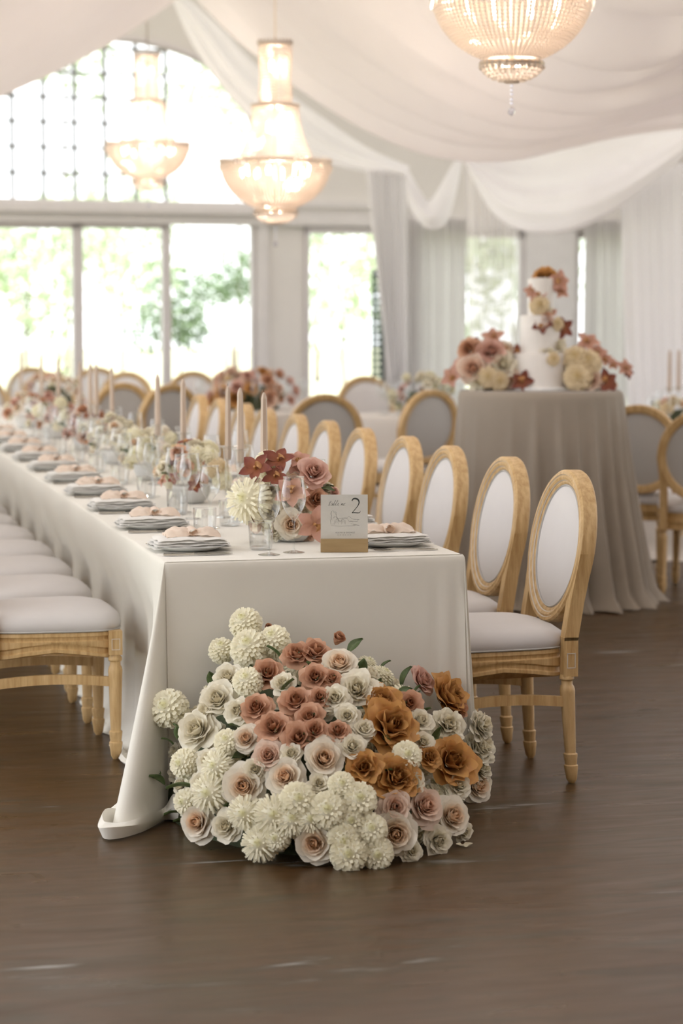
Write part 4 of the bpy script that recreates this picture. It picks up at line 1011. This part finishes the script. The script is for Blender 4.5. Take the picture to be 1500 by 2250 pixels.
S = [[(728, 1172), (726, 1160)], [(729, 1158), (729, 1143), (733, 1140), (736, 1146)], [(737, 1143), (741, 1150), (742, 1156), (750, 1166)], [(733, 1158), (738, 1154), (744, 1156), (748, 1162), (753, 1165), (757, 1158), (763, 1159), (769, 1158), (774, 1165), (784, 1166)],
     [(742, 1158), (765, 1157), (768, 1157)], [(768, 1158), (773, 1153), (783, 1160), (800, 1161)], [(776, 1164), (795, 1165), (797, 1160)], [(737, 1172), (737, 1164), (742, 1160), (748, 1165), (748, 1171)], [(754, 1171), (754, 1164), (758, 1160), (764, 1163), (764, 1171)],
     [(740, 1169), (740, 1164), (744, 1164), (744, 1169)], [(757, 1169), (757, 1164), (761, 1164), (761, 1169)], [(728, 1174), (740, 1174.5), (752, 1175.5), (765, 1174.5), (778, 1174.5), (790, 1174)], [(778, 1170), (788, 1171), (800, 1174), (784, 1172)], [(730, 1170), (733, 1171), (736, 1170)], [(730, 1143), (727, 1148), (730, 1152), (728, 1157), (731, 1162)], [(739, 1143), (743, 1147), (741, 1152)]]
S = [[(725+(x-726)*.87, y-18) for x, y in st] for st in S]
tag(mk('house_sketch', ribbon([[cpx(x, y) for x, y in st] for st in S], .0003), M['ink_soft'], cb, False), kind='stuff')
fc = bpy.data.curves.new('names_text', 'FONT'); fc.body = 'ALEXA & GEORGE'; fc.size = .0062; fc.align_x = 'CENTER'; fc.space_character = 1.25
fo = bpy.data.objects.new('names_text', fc); col.objects.link(fo); bpy.context.view_layer.update()
fm = bpy.data.meshes.new_from_object(fo.evaluated_get(bpy.context.evaluated_depsgraph_get())); bpy.data.objects.remove(fo)
for v_ in fm.vertices: c_ = v_.co.copy(); xx, zz_ = cpx(758, 1173); v_.co = (xx+c_.x, YC, zz_+c_.y)
fm.materials.clear(); fm.materials.append(M['ink_soft']); tag(link('names_lettering', fm, cb), kind='stuff')
tag(mk('date_line', ribbon([[cpx(x, 1176.5), cpx(x+3.2, 1176.5)] for x in (741, 746, 752, 757, 763, 768)], .0005), M['ink_soft'], cb, False), kind='stuff')

# ------------------------------------------------------------------ flower bowls
def bowl_mesh(r, h): return G().lathe([(0, .002), (r*.62, .002), (r*.85, h*.25), (r*.98, h*.6), (r, h), (r*.94, h), (r*.9, h*.6), (0, h*.4)], 28)
def centerpiece(label, base, R, H, keys, n, seed, grp, bowl=True, rr=(.03, .045), zmin=.06):
    t = thing('flower_bowl' if bowl else 'flower_cluster', label, 'flower arrangement', base, 0, grp); rnd = random.Random(seed)
    if bowl: mk('bowl', bowl_mesh(.075, .07), M['bowl'], t)
    else: mk('foam_base', G().lathe([(0, 0), (R*.6, 0), (R*.55, H*.35), (R*.3, H*.55), (0, H*.6)], 12), M['foam'], t)
    for i in range(n):
        z = (i+.5)/n; a = i*2.39996+rnd.uniform(-.3, .3); s_ = math.sqrt(max(0, 1-z*z)); k = rnd.uniform(.8, 1.08)
        p = Vector((R*k*s_*math.cos(a), R*k*s_*math.sin(a), zmin+(H-zmin)*z*rnd.uniform(.85, 1.1)))
        nn = Vector((p.x/R, p.y/R, .5*z+.15)); key = keys[(i*5+rnd.randrange(2)) % len(keys)]
        r = rnd.uniform(*rr)*(.85 if key in 'OT' else 1); p.z = max(p.z, r*.8 if bowl else r*1.05)
        flower(t, key, Vector(base)+p, nn, r, base=Vector(base)+Vector((0, 0, zmin*.8)) if key in 'OTU' else None)
    for i in range(max(3, n//5)):
        a = rnd.uniform(0, 6.28); leaf(t, Vector(base)+Vector((R*.7*math.cos(a), R*.7*math.sin(a), zmin+rnd.uniform(0, H*.5))), (math.cos(a), math.sin(a), .5), .06)
    return t
b0 = on_z(645, 1190, Z); b0.y += .03
nb = thing('flower_bowl', 'ceramic bowl of roses, dahlia and mahogany orchids beside the number card', 'flower arrangement', b0, 0, 'flower bowls on the long table')
mk('bowl', bowl_mesh(.075, .07), M['bowl'], nb)
d0 = (b0-CAM).dot(FWD)
for it in '548 1100 42 D -.06;590 1022 30 P .05;562 1030 34 O -.02;612 1012 32 O 0;604 1048 27 O -.04;655 1010 24 T .03;690 1036 36 K -.03;665 1025 26 K .03;694 1096 30 A -.05;640 1082 34 T -.09;690 1152 36 T -.12;640 1152 34 R -.09;598 1128 34 W -.06;588 1072 30 W .02;645 1056 30 R 0;600 1160 28 C -.05;560 1140 26 B -.02;735 1080 14 K .02;665 1120 28 W 0;715 1072 20 C .02;620 1095 30 C .03;630 1120 30 W .06;680 1175 22 B -.02;655 1100 30 P .08'.split(';'):
    a = it.split(); p = at(float(a[0]), float(a[1]), d0+float(a[4])); r = 1.15*float(a[2])*d0/F
    n = (p-(b0+Vector((0, 0, .07)))).normalized()*.7 + (CAM-p).normalized()*.75
    flower(nb, a[3], p, n, r, base=b0+Vector((0, 0, .06)) if a[3] in 'OTK' else None)
leaf(nb, at(700, 1072, d0+.02), RIGHT+Vector((0, 0, .1)), .05); leaf(nb, at(705, 1075, d0-.01), RIGHT*.8+Vector((0, 0, -.1)), .045)
GB = 'flower bowls on the long table'
cps = [(420, 8.75, 'OWPYAOWDTPRO', 26), (330, 9.95, 'WRPYWDWCYR', 20), (255, 11.0, 'WWPKYRWCDP', 22), (190, 12.1, 'KAWRPWOCKA', 22), (120, 13.2, 'WPRYWAKCWD', 20), (60, 14.4, 'AKWPOWRAWC', 20)]
for k, (px, d, keys, n) in enumerate(cps):
    p = at(px, 1000, d); p.z = Z; centerpiece('%s flower bowl from the number card along the long table' % ORD[k+1], p, .15, .24, keys, n, k+3, GB)

# ------------------------------------------------------------------ cake table
ct = on_z(1185, 1345, 0); ct = at(1184, 1300, 11.62); ct.z = 0
def round_cloth(name, label, c, R, H, mat, flare, nf, famp, seed, ridges=None):
    g = G(); N = 240; ts = [0, .01, .03, .08, .16, .26, .38, .5, .62, .74, .85, .93, .985, 1.0]
    rnd = random.Random(seed); fph = sorted([(2*PI*(k+rnd.uniform(-.32, .32))/nf, rnd.uniform(.5, 1.2), rnd.uniform(.5, 1)) for k in range(nf)])
    if ridges: fph = ridges
    v = [(0, 0, H+.003)]; f = []
    for t in ts:
        for i in range(N):
            a = 2*PI*i/N; fold = 0
            for ph, am, wd in fph:
                d = (a-ph+PI) % (2*PI)-PI; fold += am*math.exp(-(d/(.052*wd*(1+.8*t)))**2)
            r = R*(1 if t else .97)+.006*min(1, t*40) + t*(flare + famp*fold*sm(0, .12, t)*(.6+.4*t)) + .05*sm(.95, 1, t)
            v.append((r*math.cos(a), r*math.sin(a), max(.004, H*(1-t)+(.003 if t == 0 else 0)+.012*max(0, math.sin(a*23))*sm(.97, 1, t))))
    for i in range(N): f.append((0, 1+i, 1+(i+1) % N))
    for j in range(len(ts)-1):
        for i in range(N): f.append((1+j*N+i, 1+j*N+(i+1) % N, 1+(j+1)*N+(i+1) % N, 1+(j+1)*N+i))
    g.add(v, f); o = mk(name, g, mat, ang=60); o.location = c; return tag(o, label, 'tablecloth')
def round_table(label, c, R, H):
    t = thing('round_table', label, 'table', c); mk('tabletop', G().lathe([(0, H-.03), (R*.96, H-.03), (R*.97, H-.015), (R*.96, H-.003), (0, H-.003)], 40), M['block'], t)
    mk('pedestal', G().lathe([(.22, 0), (.22, .02), (.05, .05), (.04, H*.5), (.05, H-.03)], 20, None, True), M['block'], t)
CTH = 1.09
round_table('tall round cake table hidden under a taupe cloth', ct, .425, CTH)
ca_ = math.atan2(-FWD.y, -FWD.x)
RDG = [(ca_-math.radians(o), am, wd) for o, am, wd in ((-100, .8, .8), (-84, 1, .8), (-70, .8, .7), (-57, 1.0, .8), (-45, .9, .6), (-32, 1.1, .75), (-20, .7, .6), (-8, 1.1, .7), (8, .9, .8), (24, .35, .8), (52, .3, .9), (72, .45, .8), (88, .5, .8), (110, .8, .9), (140, .8, .9), (170, .8, .9), (200, .8, .9), (230, .8, .9))]
round_cloth('tablecloth', 'taupe cloth hanging in folds over the tall round cake table', ct, .42, CTH, M['cloth_taupe'], .03, 24, .17, 3, RDG)
cz = CTH+.004; cc = at(1186, 860, 11.62); cc.z = cz
ck = thing('wedding_cake', 'three-tier white cake on a board with cascading orchids', 'cake', cc)
mk('cake_board', G().lathe([(0, 0), (.175, 0), (.178, .006), (.175, .014), (0, .014)], 48), M['porcelain'], ck)
for r, z0, z1 in ((.142, .014, .19), (.104, .19, .385), (.067, .385, .575)):
    mk('tier', G().lathe([(r, z0), (r, z1-.012), (r-.003, z1-.004), (r-.012, z1), (0, z1)], 48, None, True), M['icing'], ck)
for k, (px, py, r, key) in enumerate([(1190, 608, 18, 'M'), (1205, 606, 16, 'M'), (1228, 618, 20, 'T'), (1180, 650, 18, 'T'), (1168, 640, 14, 'T'), (1185, 672, 18, 'Y'), (1196, 680, 14, 'C'), (1208, 690, 14, 'T'), (1190, 712, 18, 'O'), (1200, 700, 16, 'A'), (1236, 722, 20, 'O'), (1220, 712, 14, 'Y'), (1200, 775, 20, 'C'), (1222, 760, 20, 'C'), (1212, 790, 14, 'Y'), (1232, 640, 14, 'T'), (1226, 775, 13, 'B')]):
    ztop = at(px, py, 11.62).z-cz; rt = .067 if ztop > .385 else (.104 if ztop > .19 else .142)
    dd = 11.62 - (rt*.9 if ztop < .57 else 0)*math.sqrt(max(0, 1-min(.98, abs(px-1186)*11.6/F/rt)**2)); p = at(px, py, dd)
    fo_ = flower(None, key, p, (CAM-p).normalized()+Vector((0, 0, .3))+RIGHT*((px-1186)/90), r*1.3*11.6/F)
    nm = FL[key][0].replace('_', ' '); tag(fo_, '%s on the wedding cake, %s from its top' % (nm, ORD[min(k, 13)] if k < 14 else ['lowest but one', 'upper right', 'lowest right'][k-14]), 'flower', 'flowers on the cake')
def cluster(label, px0, items, grp):
    bc = at(px0, 850, 11.6); bc.z = cz; t = thing('flower_cluster', label, 'flower arrangement', bc, 0, grp)
    mk('foam_base', G().lathe([(0, 0), (.08, 0), (.075, .05), (.04, .1), (0, .12)], 12), M['foam'], t)
    for px, py, r, key, dz in items:
        p = at(px, py, 11.6+dz); flower(t, key, p, (CAM-p).normalized()*.8+(p-bc).normalized()*.6, 1.2*r*11.6/F, base=bc+Vector((0, 0, .05)) if key in 'OTU' else None)
    return t
cluster('peach and cream flower cluster with orchids on the cake table, chair side', 1075, [(1030, 765, 26, 'A', -.02), (1038, 808, 34, 'B', -.08), (1080, 770, 32, 'K', -.05), (1082, 742, 22, 'T', 0), (1040, 758, 16, 'O', 0), (1105, 800, 30, 'W', -.08), (1072, 830, 22, 'Y', -.1), (1110, 770, 24, 'R', 0), (1120, 830, 26, 'B', -.08), (1135, 770, 14, 'O', .02), (1145, 838, 22, 'O', -.12), (992, 828, 22, 'T', -.04), (1050, 838, 20, 'C', -.1), (1095, 838, 20, 'Y', -.1), (1060, 795, 24, 'Y', 0), (1010, 800, 16, 'K', .02)], 'flower clusters on the cake table')
cluster('straw-coloured flower cluster with branching terracotta orchids on the cake table', 1285, [(1265, 790, 26, 'Y', -.05), (1290, 800, 28, 'Y', -.05), (1270, 830, 28, 'Y', -.1), (1300, 835, 24, 'B', -.1), (1270, 775, 20, 'T', -.02), (1292, 752, 22, 'T', 0), (1310, 775, 20, 'T', 0), (1330, 790, 16, 'T', 0), (1345, 800, 14, 'T', 0), (1330, 838, 24, 'O', -.08), (1372, 808, 18, 'T', 0), (1378, 818, 14, 'O', .02), (1345, 845, 14, 'A', .02), (1250, 790, 18, 'B', 0)], 'flower clusters on the cake table')

# ------------------------------------------------------------------ tables and chairs further back
BGc = 'chairs at the other tables'
def chair_at(px, py_top, face_px, label, d=None):
    """chair whose oval top shows at (px, py_top); turned so that its seat points to the table at face (X, Y)"""
    d = d or F*.51/(py_top-683); p = at(px, 800, d); fx, fy = face_px
    ang = math.atan2(fy-p.y, fx-p.x)-PI/2; q = Vector((math.cos(ang+PI/2), math.sin(ang+PI/2), 0)); p = p+q*.25; p.z = 0
    return CHAIR.put(p, ang, label, BGc)
def dressed(label_t, label_c, c, R, keys, seed, fl_label, ng, tall=.26, n=22, rr=(.035, .055), sp=.24):
    round_table(label_t, c, R, .75); round_cloth('tablecloth', label_c, c, R, .75, M['cloth_pale'], .06, 22, .03, seed)
    centerpiece(fl_label, Vector((c.x, c.y, Z+.002)), sp, tall, keys, n, seed, 'flower arrangements on the other tables', False, rr, .03)
    for i in range(ng):
        a = 2*PI*i/ng+.2; q = Vector((c.x+R*.62*math.cos(a), c.y+R*.62*math.sin(a), Z+.002)); pr = WG1 if i % 2 else WG2
        pr.put(q, 0, 'wine glass standing around the %s' % fl_label.split(' on ')[0], 'wine glasses around the '+fl_label[:24])
cA = at(552, 900, 17.1); cA.z = 0
dressed('round table with caramel flowers, hidden under pale cloth', 'pale cloth on the round table with caramel flowers', cA, .66, 'AKBAMKBA', 41, 'caramel and peach flower mound on the table behind the candles', 10, .32, 34, (.05, .075), .36)
cB = at(930, 900, 16.3); cB.z = 0
dressed('round table with white and pink flowers, hidden under pale cloth', 'pale cloth on the round table behind the side chair', cB, .5, 'WPRWKWPT', 42, 'white and pink flower mound on the table near the grey curtain', 12, .3, 22)
cC = at(1500, 900, 14.4); cC.z = 0
dressed('round table beyond the cake, hidden under pale cloth', 'pale cloth on the round table beyond the cake', cC, .9, 'YWTRYWBP', 43, 'straw and cream flower mound on the table beyond the cake', 10, .2, 22)
cD = at(120, 900, 17.4); cD.z = 0
dressed('far round table near the garden doors, hidden under pale cloth', 'pale cloth on the far round table near the doors', cD, .58, 'AKWRKAWP', 44, 'pink flower mound on the far table near the doors', 8, .28)
chair_at(712, 862, (cA.x+.1, cA.y), 'grey-backed oval chair at the caramel flower table, back to the row')
chair_at(938, 853, (cB.x-.9, cB.y-.2), 'oval-back chair turned sideways between long table and cake table')
chair_at(1408, 886, (cC.x+.5, cC.y+.2), 'oval-back chair beside the cake table cloth, facing the far right table')
chair_at(1548, 896, (cC.x+.1, cC.y), 'oval-back chair at the table beyond the cake, cut by the picture edge')
chair_at(368, 842, (cA.x-1.4, cA.y+.6), 'oval-back chair standing against the bright garden door', 15.9)
chair_at(262, 842, (cD.x, cD.y), 'oval-back chair behind the candles near the frame post', 16.3)
for k, (px, d) in enumerate([(-40, 18.3), (70, 20.8), (105, 19.1), (212, 20.8), (275, 19.2)]):
    chair_at(px, 810, (cD.x, cD.y), 'pale oval-back chair, %s around the far table near the doors' % ORD[k], d)
for k, (px, d) in enumerate([(425, 19.4), (520, 18.5)]): chair_at(px, 820, (cA.x, cA.y), 'pale oval-back chair, %s on the door side of the caramel flower table' % ORD[k], d)
chair_at(805, 838, (cB.x, cB.y), 'oval-back chair on the door side of the white and pink flower table', 17.9)
for k, (px, d, ty, lab) in enumerate([(697, 16.4, 778, 'taper candle rising beside the caramel flower mound'), (512, 17.2, 775, 'thin taper candle near the garden door on the caramel flower table'), (1470, 14.2, 808, 'shorter taper candle on the table beyond the cake'), (1490, 14.4, 790, 'taller taper candle on the table beyond the cake')]):
    p = at(px, 850, d); zt = at(px, ty, d).z; CST.put((p.x, p.y, Z+.002), 0, lab.replace('taper candle', 'glass candlestick'), 'candlesticks on the other tables'); CND.put((p.x, p.y, Z+.235), k, lab, 'taper candles on the other tables')
